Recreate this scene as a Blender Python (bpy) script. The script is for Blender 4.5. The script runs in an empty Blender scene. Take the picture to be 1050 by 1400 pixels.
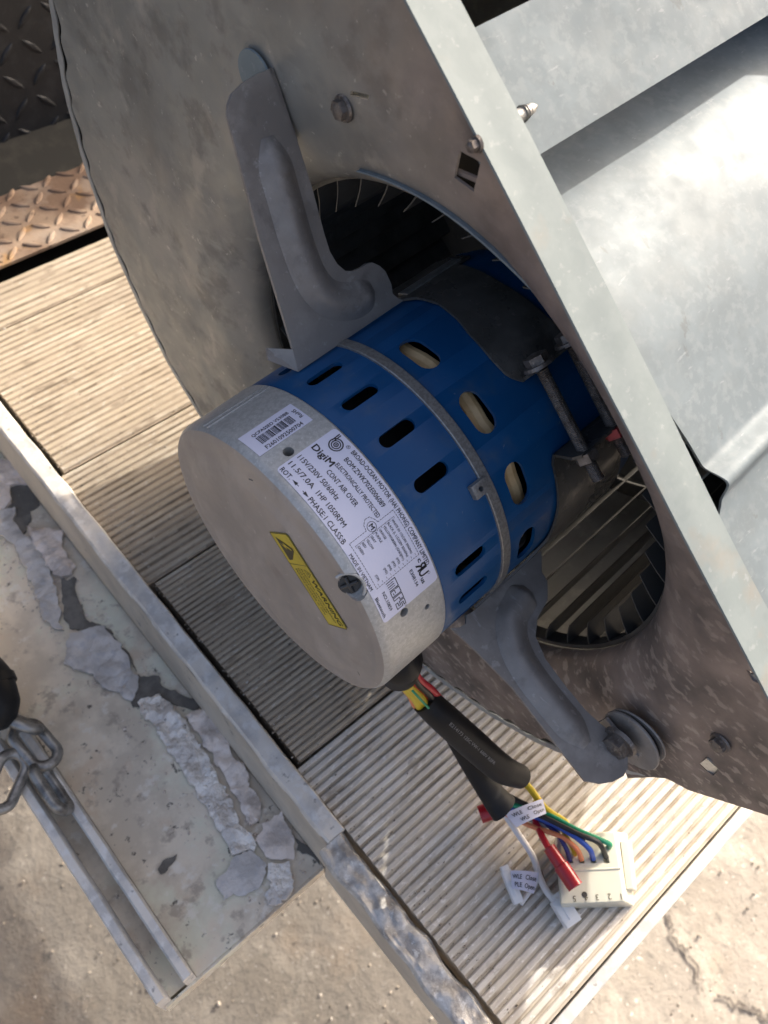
import bpy, bmesh, math, random
from mathutils import Vector, Matrix, noise as mnoise
R_ = math.radians; PI = math.pi
sc = bpy.context.scene
C = bpy.context.collection
random.seed(7)

# ------------------------------------------------------------------ camera, world, sun, exposure
CAMZ = 1.42                                   # height of the phone above the ground
F_PX = 1162.46                                # focal length, in pixels of a 1050x1400 frame
RIGHT = Vector((0.7494131727, -0.6574440501, 0.0784041938))
UP = Vector((0.5128698621, 0.6513087143, 0.5592508054))
FWD = Vector((0.4187414491, 0.3788987724, -0.8252825692))
cd = bpy.data.cameras.new('camera'); cam = bpy.data.objects.new('camera', cd); C.objects.link(cam)
cam.matrix_world = Matrix(((RIGHT.x, UP.x, -FWD.x, 0), (RIGHT.y, UP.y, -FWD.y, 0), (RIGHT.z, UP.z, -FWD.z, CAMZ), (0, 0, 0, 1)))
cd.sensor_fit = 'VERTICAL'; cd.sensor_height = 36.0; cd.lens = F_PX / 1400 * 36
cd.clip_start = 0.02; cd.clip_end = 200
cd.dof.use_dof = True; cd.dof.focus_distance = 0.36; cd.dof.aperture_fstop = 17
sc.camera = cam

SUN_EL, SUN_AZ = R_(29), R_(5)                # the sun stands behind the blower, almost on the motor's axis
w = bpy.data.worlds.new("World"); sc.world = w; w.use_nodes = True
nt = w.node_tree; bg = nt.nodes['Background']
sky = nt.nodes.new('ShaderNodeTexSky'); sky.sky_type = 'NISHITA'; sky.sun_disc = False
sky.sun_elevation = SUN_EL; sky.sun_rotation = PI / 2 - SUN_AZ
sky.dust_density = 10.0; sky.air_density = 0.7; sky.ozone_density = 0.0
nt.links.new(sky.outputs[0], bg.inputs[0]); bg.inputs[1].default_value = 0.15
sl = bpy.data.lights.new('sun', 'SUN'); sl.energy = 2.0; sl.angle = R_(0.5); sl.color = (1.0, 0.94, 0.85)
so = bpy.data.objects.new('sun', sl); C.objects.link(so); so.location = (3, 0.4, 4)
SUNV = Vector((math.cos(SUN_EL) * math.cos(SUN_AZ), math.cos(SUN_EL) * math.sin(SUN_AZ), math.sin(SUN_EL)))
so.rotation_euler = SUNV.to_track_quat('Z', 'Y').to_euler()
sc.view_settings.view_transform = 'Standard'; sc.view_settings.look = 'None'
sc.view_settings.exposure = 1.42; sc.view_settings.gamma = 1

# ------------------------------------------------------------------ frames
# F frame: s along the motor axis (away from the viewer), u sideways, w up; origin = centre of the motor's end face
FROT = Matrix(((0.99812, -0.0438, -0.0429), (0.0437, 0.9990, -0.0019), (0.0429, 0.0, 0.9991)))
q_ = FROT.to_quaternion(); FROT = q_.to_matrix()
FORG = Vector((0.1076, 0.1571, -0.3235 + CAMZ))
FM = Matrix.Translation(FORG) @ FROT.to_4x4()
FI = FM.inverted()
CAMP = Vector((0, 0, CAMZ))

def ray(px, py):
    return RIGHT * (px - 525) + UP * (700 - py) + FWD * F_PX
def onz(px, py, z):                            # where a line of sight meets a level surface
    d = ray(px, py); return CAMP + d * ((z - CAMZ) / d.z)
def ons(px, py, s):                            # where it meets a plane square to the motor axis (F coordinates)
    o = FI @ CAMP; d = FI.to_3x3() @ ray(px, py); return o + d * ((s - o.x) / d.x)
def onplane(px, py, p, n):                     # any plane in F coordinates
    o = FI @ CAMP; d = FI.to_3x3() @ ray(px, py); return o + d * ((p - o).dot(n) / d.dot(n))

class Root:
    def __init__(self, name, label, cat, base, frame='W', group=None, kind=None):
        o = bpy.data.objects.new(name, None); C.objects.link(o); o.empty_display_size = 0.02
        self.base = Vector(base); self.o = o
        if frame == 'F': o.matrix_world = FM @ Matrix.Translation(self.base)
        else: o.location = self.base
        if kind: o['kind'] = kind
        if label: o['label'] = label
        if cat: o['category'] = cat
        if group: o['group'] = group

def finish(name, me, mats, parent, smooth=True, angle=32, loc=None, label=None, kind=None):
    for m in (mats if isinstance(mats, (list, tuple)) else [mats]): me.materials.append(m)
    if smooth:
        me.polygons.foreach_set('use_smooth', [True] * len(me.polygons))
        me.set_sharp_from_angle(angle=R_(angle))
    o = bpy.data.objects.new(name, me); C.objects.link(o)
    if parent is not None: o.parent = parent.o if isinstance(parent, Root) else parent
    if label: o['label'] = label
    if kind: o['kind'] = kind
    return o

def part(name, vf, mats, root, parent=None, **kw):
    """vf = (verts, faces) in the root's frame; linked as one mesh"""
    v, f = vf
    me = bpy.data.meshes.new(name)
    b = root.base if root else Vector((0, 0, 0))
    me.from_pydata([tuple(Vector(p) - b) for p in v], [], f); me.validate(); me.update()
    bm = bmesh.new(); bm.from_mesh(me)
    bmesh.ops.remove_doubles(bm, verts=bm.verts, dist=1e-6) if kw.pop('weld', True) else None
    if kw.pop('recalc', True): bmesh.ops.recalc_face_normals(bm, faces=bm.faces)
    bm.to_mesh(me); bm.free()
    return finish(name, me, mats, parent if parent is not None else root, **kw)

# ------------------------------------------------------------------ shape builders (return verts, faces)
def join(*vfs):
    V, Fc = [], []
    for v, f in vfs:
        n = len(V); V += [Vector(p) for p in v]; Fc += [[i + n for i in q] for q in f]
    return V, Fc
def box(c, d, M=None, bev=0.0):
    c = Vector(c); x, y, z = d[0] / 2, d[1] / 2, d[2] / 2
    if bev > 0:
        bm = bmesh.new(); bmesh.ops.create_cube(bm, size=1)
        bmesh.ops.scale(bm, vec=(d[0], d[1], d[2]), verts=bm.verts)
        bmesh.ops.bevel(bm, geom=list(bm.edges), offset=bev, segments=2, affect='EDGES', profile=0.6)
        vs = [v.co.copy() for v in bm.verts]; fs = [[v.index for v in f.verts] for f in bm.faces]; bm.free()
    else:
        vs = [Vector((a * x, b * y, e * z)) for a in (-1, 1) for b in (-1, 1) for e in (-1, 1)]
        fs = [[0, 1, 3, 2], [4, 6, 7, 5], [0, 4, 5, 1], [2, 3, 7, 6], [0, 2, 6, 4], [1, 5, 7, 3]]
    if M is not None: vs = [M @ v for v in vs]
    return [v + c for v in vs], fs
def prism(poly, n_off):                        # planar polygon (3D points) pushed by a vector, closed
    n = len(poly); off = Vector(n_off)
    v = [Vector(p) for p in poly] + [Vector(p) + off for p in poly]
    f = [list(range(n)), [n + i for i in range(n)][::-1]] + [[i, (i + 1) % n, n + (i + 1) % n, n + i] for i in range(n)]
    return v, f
def basis(d):
    d = Vector(d).normalized(); a = Vector((0, 0, 1)) if abs(d.z) < 0.9 else Vector((1, 0, 0))
    x = d.cross(a).normalized(); return x, d.cross(x).normalized(), d
def catmull(P, n):
    P = [Vector(p) for p in P]; out = []
    Q = [P[0] * 2 - P[1]] + P + [P[-1] * 2 - P[-2]]
    for i in range(1, len(Q) - 2):
        for k in range(n):
            t = k / n; a, b, c, d = Q[i - 1], Q[i], Q[i + 1], Q[i + 2]
            out.append(0.5 * ((2 * b) + (c - a) * t + (2 * a - 5 * b + 4 * c - d) * t * t + (3 * b - a - 3 * c + d) * t ** 3))
    out.append(P[-1]); return out
def tube(P, r, seg=12, n=6, flat=1.0, up=None, cap=True, closed=False):
    """r: number or list per control point; flat squashes the section along 'up'"""
    rr = r if isinstance(r, (list, tuple)) else [r] * len(P)
    if closed:
        pts = [Vector(p) for p in P]; rad = list(rr)
    else:
        pts = catmull(P, n) if n > 1 else [Vector(p) for p in P]
        rad = []
        for i in range(len(P) - 1):
            for k in range(n): rad.append(rr[i] + (rr[i + 1] - rr[i]) * k / n)
        rad.append(rr[-1])
        if n <= 1: rad = list(rr)
    V, Fc = [], []; N = len(pts)
    x = None
    for i, p in enumerate(pts):
        t = (pts[(i + 1) % N] - pts[i - 1]) if closed else (pts[min(i + 1, N - 1)] - pts[max(i - 1, 0)])
        t = t.normalized()
        if x is None: x = (Vector(up) if up is not None else basis(t)[0])
        if up is not None: x = Vector(up)
        x = (x - t * x.dot(t)).normalized(); y = t.cross(x)
        for k in range(seg):
            a = 2 * PI * k / seg
            V.append(p + x * (math.cos(a) * rad[i] * flat) + y * (math.sin(a) * rad[i]))
    M = N if closed else N - 1
    for i in range(M):
        for k in range(seg):
            a, b = i * seg + k, i * seg + (k + 1) % seg
            c, d = ((i + 1) % N) * seg + (k + 1) % seg, ((i + 1) % N) * seg + k
            Fc.append([a, b, c, d])
    if cap and not closed:
        Fc.append(list(range(seg))[::-1]); Fc.append([(N - 1) * seg + k for k in range(seg)])
    return V, Fc
def cyl(p, q, r, seg=20, r2=None):
    return tube([p, q], [r, r if r2 is None else r2], seg=seg, n=1)
def ann(s, r, phi):                            # F-frame point from cylinder coordinates (degrees)
    a = R_(phi); return Vector((s, r * math.cos(a), r * math.sin(a)))
def lathe(prof, seg=96, close=False):          # profile of (s, r) around the motor axis
    V, Fc = [], []; n = len(prof)
    for k in range(seg):
        for s, r in prof: V.append(ann(s, max(r, 1e-5), 360 * k / seg))
    for k in range(seg):
        for i in range(n if close else n - 1):
            j = (i + 1) % n; k2 = (k + 1) % seg
            Fc.append([k * n + i, k * n + j, k2 * n + j, k2 * n + i])
    return V, Fc
def patch(phis, s0, s1, r0, r1, ns=6):
    """curved sheet of thickness r0..r1 with edges s0(phi), s1(phi)"""
    V, Fc = [], []; n = len(phis)
    for r in (r0, r1):
        for ph in phis:
            for j in range(ns + 1): V.append(ann(s0(ph) + (s1(ph) - s0(ph)) * j / ns, r(ph) if callable(r) else r, ph))
    m = ns + 1; o = n * m
    for i in range(n - 1):
        for j in range(ns):
            a = i * m + j; Fc.append([a, a + 1, a + m + 1, a + m]); Fc.append([o + a, o + a + m, o + a + m + 1, o + a + 1])
        a = i * m; Fc.append([a, a + m, o + a + m, o + a]); a += ns; Fc.append([a, o + a, o + a + m, a + m])
    for j in range(ns):
        Fc.append([j, o + j, o + j + 1, j + 1]); a = (n - 1) * m + j; Fc.append([a, a + 1, o + a + 1, o + a])
    return V, Fc
def interp(tab, x):
    if x <= tab[0][0]: return tab[0][1]
    for (a, b), (c, d) in zip(tab, tab[1:]):
        if x <= c: return b + (d - b) * (x - a) / (c - a)
    return tab[-1][1]
def boolean_cut(vf, cutters, op='DIFFERENCE'):
    def mk(v, f):
        me = bpy.data.meshes.new('tmp'); me.from_pydata([tuple(p) for p in v], [], f); me.update()
        bm = bmesh.new(); bm.from_mesh(me); bmesh.ops.remove_doubles(bm, verts=bm.verts, dist=1e-6)
        bmesh.ops.recalc_face_normals(bm, faces=bm.faces); bm.to_mesh(me); bm.free()
        o = bpy.data.objects.new('tmp', me); C.objects.link(o); return o
    a = mk(*vf); bs = []
    for c in cutters:
        b = mk(*c); bs.append(b)
        m = a.modifiers.new('b', 'BOOLEAN'); m.operation = op; m.solver = 'EXACT'; m.object = b
    dg = bpy.context.evaluated_depsgraph_get(); dg.update()
    me = a.evaluated_get(dg).to_mesh()
    v = [p.co.copy() for p in me.vertices]; f = [list(p.vertices) for p in me.polygons]
    a.evaluated_get(dg).to_mesh_clear()
    for o in [a] + bs:
        d = o.data; bpy.data.objects.remove(o); bpy.data.meshes.remove(d)
    return v, f

# ------------------------------------------------------------------ materials
def lin(c):
    return tuple((x / 12.92 if x <= 0.04045 else ((x + 0.055) / 1.055) ** 2.4) for x in [v / 255 for v in c]) + (1,)
def material(name, base, layers=(), rough=0.5, metal=0.0, bump=None, rvar=None, spec=0.5, coat=0.0, trans=0.0, coords='Object', sss=0.0):
    """layers: (colour, noise scale, lo, hi, stretch, detail, amount) mixed over the base; colours are linear albedo"""
    m = bpy.data.materials.new(name); m.use_nodes = True; nt = m.node_tree; N, L = nt.nodes, nt.links
    b = N['Principled BSDF']; tc = N.new('ShaderNodeTexCoord').outputs[coords]
    def rgba(c): return tuple(c) if len(c) == 4 else tuple(c) + (1,)
    def nz(scale, stretch, detail, seed, rough_=0.6):
        mp = N.new('ShaderNodeMapping'); L.new(tc, mp.inputs[0]); mp.inputs['Scale'].default_value = stretch; mp.inputs['Location'].default_value = (seed * 1.7, seed * 0.9, seed * 2.3)
        t = N.new('ShaderNodeTexNoise'); t.inputs['Scale'].default_value = scale; t.inputs['Detail'].default_value = detail; t.inputs['Roughness'].default_value = rough_
        L.new(mp.outputs[0], t.inputs[0]); return t.outputs[0]
    cur = None
    for i, ly in enumerate(layers):
        col, scale, lo, hi, st, det, amt = ly
        t = nz(scale, st, det, i + 1)
        mr = N.new('ShaderNodeMapRange'); mr.inputs[1].default_value = lo; mr.inputs[2].default_value = hi; mr.inputs[4].default_value = amt; L.new(t, mr.inputs[0])
        mx = N.new('ShaderNodeMix'); mx.data_type = 'RGBA'; L.new(mr.outputs[0], mx.inputs[0])
        if cur is None: mx.inputs[6].default_value = rgba(base)
        else: L.new(cur, mx.inputs[6])
        mx.inputs[7].default_value = rgba(col); cur = mx.outputs[2]
    if cur is None: b.inputs['Base Color'].default_value = rgba(base)
    else: L.new(cur, b.inputs['Base Color'])
    b.inputs['Roughness'].default_value = rough; b.inputs['Metallic'].default_value = metal
    b.inputs['Specular IOR Level'].default_value = spec; b.inputs['Coat Weight'].default_value = coat
    if trans: b.inputs['Transmission Weight'].default_value = trans
    if sss: b.inputs['Subsurface Weight'].default_value = sss; b.inputs['Subsurface Radius'].default_value = (.004, .004, .003)
    if rvar:
        t = nz(rvar[0], (1, 1, 1), 4, 9); mr = N.new('ShaderNodeMapRange'); mr.inputs[1].default_value = .35; mr.inputs[2].default_value = .65
        mr.inputs[3].default_value = rough - rvar[1]; mr.inputs[4].default_value = rough + rvar[1]; L.new(t, mr.inputs[0]); L.new(mr.outputs[0], b.inputs['Roughness'])
    if bump:
        last = None
        for k, bp in enumerate(bump if isinstance(bump, list) else [bump]):
            t = nz(bp[0], bp[3] if len(bp) > 3 else (1, 1, 1), 5, 11 + k)
            bn = N.new('ShaderNodeBump'); bn.inputs['Strength'].default_value = bp[1]; bn.inputs['Distance'].default_value = bp[2]
            L.new(t, bn.inputs['Height'])
            if last: L.new(last, bn.inputs['Normal'])
            last = bn.outputs[0]
        L.new(last, b.inputs['Normal'])
    m['out'] = 1
    return m
U1 = (1, 1, 1)
GREY = (.34, .335, .31)
M_PANEL = material('dusty_galvanised_panel', (.35, .345, .31), [
    ((.25, .245, .222), 9, .45, .58, U1, 5, .8), ((.42, .39, .345), 16, .50, .62, (1, 1.0, .6), 7, .6), ((.20, .19, .17), 40, .54, .64, (1, 1, 1), 8, .6),
    ((.50, .46, .40), 55, .58, .68, (1, 1, .7), 9, .55), ((.70, .66, .58), 240, .645, .70, U1, 7, .6), ((.55, .52, .46), 90, .60, .70, (1, .5, 1.1), 9, .3)], rough=.5, metal=.35, rvar=(60, .12), bump=[(500, .25, .0003), (14, .35, .003)])
M_BROWN = material('brown_dusty_panel', (.25, .205, .18), [
    ((.15, .12, .105), 14, .46, .6, U1, 5, .8),
    ((.36, .29, .24), 30, .52, .68, (1, .6, 1.2), 6, .6),
    ((.12, .10, .09), 90, .58, .68, U1, 5, .5),
    ((.55, .45, .37), 120, .60, .68, (1, 1.4, .5), 4, .75),
    ((.62, .54, .46), 380, .67, .72, U1, 2, .7)], rough=.62, metal=.2, rvar=(80, .1), bump=[(420, .3, .0004), (30, .2, .002)])
def galv(nm, k, r, sp, mt):
    return material(nm, (.205 * k, .243 * k, .262 * k), [
    ((.180 * k, .214 * k, .232 * k), 75, .44, .56, U1, 4, .8), ((.245 * k, .278 * k, .29 * k), 260, .50, .62, U1, 4, .6), ((.17 * k, .195 * k, .205 * k), 22, .52, .66, (1, 1.4, .5), 8, .5),
    ((.34 * k, .36 * k, .37 * k), 420, .66, .71, (.3, 1, 1), 4, .5), ((.14 * k, .15 * k, .15 * k), 120, .66, .70, (1, .3, 1), 8, .5)], rough=r, metal=mt, spec=sp, rvar=(90, .08), bump=[(380, .12, .0002)])
M_GALV = galv('bright_galvanised_sheet', .93, .50, .13, .04)
M_GALVD = galv('dull_galvanised_strip', .88, .7, .12, .0)
M_STRIP = material('zinc_flange', (.235, .27, .27), [
    ((.215, .25, .25), 90, .44, .56, U1, 3, .8),
    ((.27, .24, .20), 24, .60, .70, U1, 5, .5),
    ((.36, .38, .38), 260, .60, .68, U1, 5, .4)], rough=.65, metal=.0, spec=.2, bump=(300, .15, .0003))
M_DARKZINC = material('dark_galvanised_bracket', (.30, .275, .25), [
    ((.21, .19, .172), 26, .42, .58, U1, 6, .8), ((.38, .35, .32), 45, .53, .66, U1, 8, .6), ((.17, .155, .145), 90, .58, .68, (1, 1, .5), 7, .6),
    ((.40, .375, .35), 170, .62, .69, U1, 8, .7), ((.42, .40, .38), 260, .64, .70, (1, .12, 1), 6, .6), ((.10, .07, .05), 35, .64, .74, U1, 9, .6)], rough=.46, metal=.2, rvar=(50, .14), bump=[(400, .25, .0003), (30, .25, .0012)])
M_BELLY = material('shaded_band_steel', (.11, .105, .096), [((.06, .057, .05), 26, .42, .58, U1, 6, .8), ((.20, .185, .165), 60, .54, .68, U1, 8, .6), ((.22, .20, .18), 200, .64, .70, U1, 6, .6)], rough=.33, metal=.3, rvar=(50, .12), bump=(300, .2, .0004))  # bracket steel coloured darker for the shade inside the inlet
M_WRAP = material('grey_wrapper_sheet', (.34, .345, .33), [
    ((.24, .235, .22), 14, .45, .6, U1, 5, .7),
    ((.46, .45, .42), 80, .58, .68, U1, 5, .6)], rough=.5, metal=.55, bump=(200, .2, .0004))
M_BLUE = material('blue_enamel', (.0042, .062, .178), [
    ((.007, .078, .21), 18, .45, .6, U1, 6, .6), ((.06, .10, .16), 60, .56, .70, U1, 9, .45),
    ((.20, .24, .28), 330, .73, .76, U1, 2, .35)], rough=.34, spec=.35, rvar=(90, .06), bump=(900, .05, .0001))
M_CAP = material('grey_cast_aluminium', (.46, .46, .445), [
    ((.385, .385, .37), 500, .46, .56, U1, 2, .8),
    ((.58, .58, .56), 900, .60, .66, U1, 2, .6),
    ((.36, .33, .29), 22, .52, .66, U1, 5, .35)], rough=.42, metal=.35, bump=[(900, .35, .0002)])
M_FACE = material('dusty_motor_face', (.41, .365, .325), [
    ((.33, .295, .265), 14, .42, .6, U1, 7, .8), ((.50, .455, .415), 30, .52, .66, (1, 1, .5), 8, .6), ((.27, .215, .185), 60, .60, .72, U1, 8, .45), ((.58, .54, .50), 300, .66, .71, U1, 5, .6)], rough=.5, metal=.2, rvar=(40, .14), bump=[(700, .1, .0002), (25, .2, .001)])
M_BAND = material('bead_blasted_strap', (.34, .33, .31), [((.24, .23, .22), 700, .46, .56, U1, 2, .8)], rough=.45, metal=.6, bump=(900, .4, .0002))
M_BLACK = material('black_interior', (.008, .008, .008), rough=.7)
M_BLADE = material('dark_galvanised_blade', (.075, .075, .072), [((.04, .04, .038), 40, .45, .6, U1, 4, .8), ((.13, .12, .11), 150, .6, .7, U1, 4, .5)], rough=.45, metal=.3)  # near-black base tone with noise, shared by the wheel parts
M_COIL = material('varnished_winding', (.78, .55, .28), [((.50, .30, .12), 70, .50, .68, (1, 1, 1), 3, .6)], rough=.5)
M_BOLT = material('grimy_steel_bolt', (.22, .195, .175), [((.12, .10, .085), 260, .45, .6, U1, 4, .8), ((.38, .33, .28), 500, .58, .66, U1, 3, .6)], rough=.5, metal=.6, bump=(900, .3, .0002))
M_SHINY = material('clean_zinc_steel', (.72, .73, .71), [((.5, .5, .48), 300, .5, .6, U1, 3, .5)], rough=.28, metal=.85)
M_REDNUT = material('red_marked_nut', (.42, .06, .06), [((.2, .05, .05), 300, .5, .6, U1, 3, .6)], rough=.5, metal=.2)
M_LABEL = material('white_sticker', (.66, .66, .78), [((.60, .60, .72), 30, .5, .65, U1, 3, .4)], rough=.38)
M_YEL = material('yellow_sticker', (.62, .48, .035), [((.48, .36, .04), 60, .5, .65, U1, 4, .6)], rough=.42)
M_INK = material('black_print', (.015, .015, .018), rough=.5)
M_FADEINK = material('worn_print', (.06, .05, .02), rough=.5)
M_RUBBER = material('black_heat_shrink', (.014, .014, .015), [((.02, .02, .02), 80, .5, .65, U1, 4, .6)], rough=.45, spec=.2, bump=(140, .15, .0004))
M_WPL = material('white_nylon', (.56, .55, .46), [((.48, .49, .36), 26, .5, .7, U1, 3, .5)], rough=.3, sss=.3)
M_WHITE = material('white_plastic', (.74, .74, .74), rough=.35, sss=.1)
M_RED = material('red_plastic_sleeve', (.36, .010, .018), [((.25, .008, .012), 90, .5, .65, U1, 3, .5)], rough=.3, coat=.3)
M_CU = material('brass_terminal', (.6, .42, .2), rough=.3, metal=.9)
def plain(n, c, r=.4): return material(n, c, rough=r)
M_WRED = plain('red_wire', (.50, .015, .03)); M_WYEL = plain('yellow_wire', (.65, .48, .03)); M_WGRN = plain('green_wire', (.01, .28, .14))
M_WBLU = plain('blue_wire', (.03, .09, .42)); M_WNAVY = plain('navy_wire', (.03, .03, .16)); M_WORG = plain('orange_wire', (.75, .24, .10)); M_WBLK = plain('black_wire', (.012, .012, .014))
M_WGRY = plain('grey_wire', (.3, .3, .3)); M_WWHT = plain('white_wire', (.72, .70, .68)); M_WBRN = plain('brown_wire', (.16, .07, .04))
M_INKGREY = material('pale_print', (.22, .22, .22), rough=.6)
M_BOARD = material('ribbed_deck_board', (.44, .368, .272), [
    ((.37, .31, .235), 22, .42, .60, (.35, 1, 1), 5, .8),
    ((.58, .52, .42), 60, .50, .66, (.3, 1, 1), 5, .6),
    ((.20, .155, .11), 90, .58, .70, (.5, 1, 1), 5, .7),
    ((.58, .55, .50), 300, .60, .68, (.6, 1, 1), 3, .5),
    ((.08, .065, .05), 500, .68, .73, (.7, 1, 1), 2, .8)], rough=.75, bump=[(500, .5, .0006), (60, .3, .001)])
M_BOARD2 = material('pale_ribbed_board', (.60, .56, .50), [
    ((.46, .42, .36), 22, .42, .60, (.35, 1, 1), 5, .8), ((.74, .71, .66), 60, .50, .66, (.3, 1, 1), 5, .6), ((.26, .22, .17), 90, .60, .70, (.5, 1, 1), 5, .7),
    ((.82, .79, .75), 300, .58, .66, (.6, 1, 1), 3, .6), ((.12, .10, .08), 400, .67, .72, (.7, 1, 1), 3, .8)], rough=.7, bump=[(500, .5, .0006), (60, .3, .001)])
M_GROOVE2 = material('pale_groove', (.44, .39, .32), [((.24, .20, .15), 90, .48, .62, (.4, 1, 1), 5, .8)], rough=.85)  # groove tone of the pale board, darker than its ribs
M_GROOVE = material('dark_groove', (.34, .28, .21), [((.19, .15, .105), 90, .45, .6, (.4, 1, 1), 4, .8)], rough=.85)  # groove tone, darker than the rib tops
M_TRIM = material('scuffed_aluminium_trim', (.72, .68, .62), [
    ((.46, .455, .45), 40, .46, .60, U1, 6, .7), ((.78, .77, .75), 120, .52, .64, U1, 5, .7),
    ((.20, .19, .18), 160, .64, .70, U1, 4, .7)], rough=.5, metal=.12, rvar=(60, .1), bump=[(140, .4, .0006), (500, .3, .0003)])
M_CRUSH = material('battered_aluminium', (.56, .54, .51), [
    ((.26, .24, .22), 60, .48, .60, U1, 6, .8), ((.76, .75, .72), 200, .58, .66, U1, 4, .7)], rough=.5, metal=.1, bump=[(120, .7, .002), (380, .4, .0008)])
M_STEP = material('weathered_painted_plate', (.80, .71, .57), [
    ((.62, .545, .435), 22, .44, .56, U1, 6, .9), ((.76, .77, .62), 15, .50, .60, U1, 5, .7), ((.66, .52, .38), 28, .55, .64, U1, 6, .6),
    ((.38, .32, .26), 75, .57, .66, U1, 7, .7), ((.055, .048, .042), 130, .64, .69, U1, 5, .85),
    ((.86, .82, .74), 90, .58, .66, U1, 6, .6)], rough=.55, metal=.05, rvar=(40, .15), bump=[(90, .5, .001), (400, .5, .0005)])
M_FOIL = material('crumpled_silver_tape', (.90, .85, .78), [((.62, .57, .52), 60, .48, .6, U1, 6, .8), ((.78, .76, .74), 110, .54, .64, U1, 5, .7), ((.10, .09, .08), 140, .66, .71, U1, 4, .8)], rough=.36, metal=.4, bump=[(90, 1.0, .004), (260, .8, .0015)])
M_FOILP = material('pinkish_torn_tape', (.84, .74, .66), [((.46, .40, .36), 60, .48, .6, U1, 6, .8), ((.64, .58, .54), 130, .56, .64, U1, 5, .6)], rough=.5, metal=.15, bump=[(110, .8, .002)])
M_FOILG = material('grey_torn_tape', (.66, .63, .60), [((.46, .44, .42), 50, .46, .6, U1, 6, .8), ((.46, .46, .48), 110, .56, .64, U1, 5, .6)], rough=.5, metal=.25, bump=[(110, .8, .002)])
M_GLUE = material('old_black_adhesive', (.13, .12, .105), [((.24, .22, .19), 70, .48, .62, U1, 5, .7)], rough=.75, bump=(200, .5, .001))
M_BEIGE = material('beige_grimy_wall', (.60, .53, .43), [((.44, .39, .32), 16, .45, .6, U1, 5, .7), ((.10, .09, .08), 60, .64, .72, U1, 5, .8), ((.46, .42, .36), 40, .55, .66, U1, 5, .5)], rough=.6, bump=(120, .4, .001))
M_CHAIN = material('dull_steel_chain', (.34, .33, .31), [((.10, .095, .09), 90, .45, .6, U1, 5, .8), ((.34, .33, .31), 240, .56, .66, U1, 4, .6)], rough=.42, metal=.7, bump=(300, .3, .0004))
M_RUST = material('rusty_tread_plate', (.36, .265, .19), [
    ((.17, .105, .07), 20, .42, .58, U1, 6, .8), ((.36, .29, .23), 26, .50, .64, U1, 5, .7), ((.42, .24, .09), 40, .60, .70, U1, 4, .7),
    ((.09, .06, .045), 120, .60, .70, U1, 5, .7)], rough=.7, metal=.15, bump=(260, .5, .0008))
M_BEDBLK = material('black_tread_plate', (.012, .014, .018), [((.026, .028, .033), 60, .5, .64, U1, 5, .7)], rough=.5, metal=.2, bump=(300, .3, .0006))
M_CONC = material('broken_concrete_ground', (.31, .28, .24), [
    ((.27, .24, .20), 5, .42, .58, U1, 6, .8), ((.45, .41, .35), 12, .50, .66, U1, 6, .7), ((.34, .25, .17), 3.5, .58, .68, U1, 5, .5),
    ((.20, .185, .16), 45, .58, .68, U1, 5, .7), ((.60, .56, .50), 110, .64, .70, U1, 3, .8), ((.12, .11, .10), 160, .68, .72, U1, 3, .7)], rough=.85, bump=[(60, .7, .004), (220, .5, .002)])
M_GRIT = material('loose_grit', (.30, .26, .21), [((.10, .085, .07), 120, .46, .56, U1, 3, .9), ((.6, .56, .5), 190, .56, .62, U1, 3, .8)], rough=.9)
M_CRACK = material('cracked_concrete', (.16, .14, .12), [((.34, .31, .27), 60, .5, .62, U1, 5, .8)], rough=.9, bump=(120, .9, .004))

def shade_stain_ground():
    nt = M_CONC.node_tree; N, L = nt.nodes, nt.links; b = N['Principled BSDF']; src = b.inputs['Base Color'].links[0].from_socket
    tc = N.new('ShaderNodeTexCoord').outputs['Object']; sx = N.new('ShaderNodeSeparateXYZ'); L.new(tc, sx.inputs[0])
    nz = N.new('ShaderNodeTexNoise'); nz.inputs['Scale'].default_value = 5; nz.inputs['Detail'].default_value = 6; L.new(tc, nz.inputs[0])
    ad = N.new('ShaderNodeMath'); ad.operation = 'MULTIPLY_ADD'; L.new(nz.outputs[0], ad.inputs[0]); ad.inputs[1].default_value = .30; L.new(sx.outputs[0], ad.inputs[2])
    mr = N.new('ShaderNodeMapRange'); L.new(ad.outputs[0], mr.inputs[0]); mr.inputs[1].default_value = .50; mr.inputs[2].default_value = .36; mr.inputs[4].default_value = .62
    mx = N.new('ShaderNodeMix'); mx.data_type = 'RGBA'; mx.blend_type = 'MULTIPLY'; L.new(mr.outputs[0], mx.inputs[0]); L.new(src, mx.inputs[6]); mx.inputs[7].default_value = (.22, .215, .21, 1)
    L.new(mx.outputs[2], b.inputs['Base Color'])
shade_stain_ground()                                 # truck's soft shade and some staining painted into the concrete colour
# ------------------------------------------------------------------ ground
GZ = 0.0
def grid(xs, ys, zf):
    V = [(x, y, zf(x, y)) for x in xs for y in ys]; n = len(ys)
    Fc = [[i * n + j, (i + 1) * n + j, (i + 1) * n + j + 1, i * n + j + 1] for i in range(len(xs) - 1) for j in range(n - 1)]
    return V, Fc
def fr(a, b, n): return [a + (b - a) * i / n for i in range(n + 1)]
gxs = [-60, -20, -6, -2] + fr(-1, 2.2, 90) + [3, 8, 25, 80]; gys = [-60, -20, -6, -2.5] + fr(-1.6, 1.6, 90) + [2.5, 6, 20, 80]
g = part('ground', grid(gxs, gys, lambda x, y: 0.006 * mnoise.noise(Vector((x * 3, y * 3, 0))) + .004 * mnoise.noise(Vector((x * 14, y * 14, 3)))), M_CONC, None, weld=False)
g['kind'] = 'structure'; g['label'] = 'worn beige concrete ground below the truck'

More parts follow.
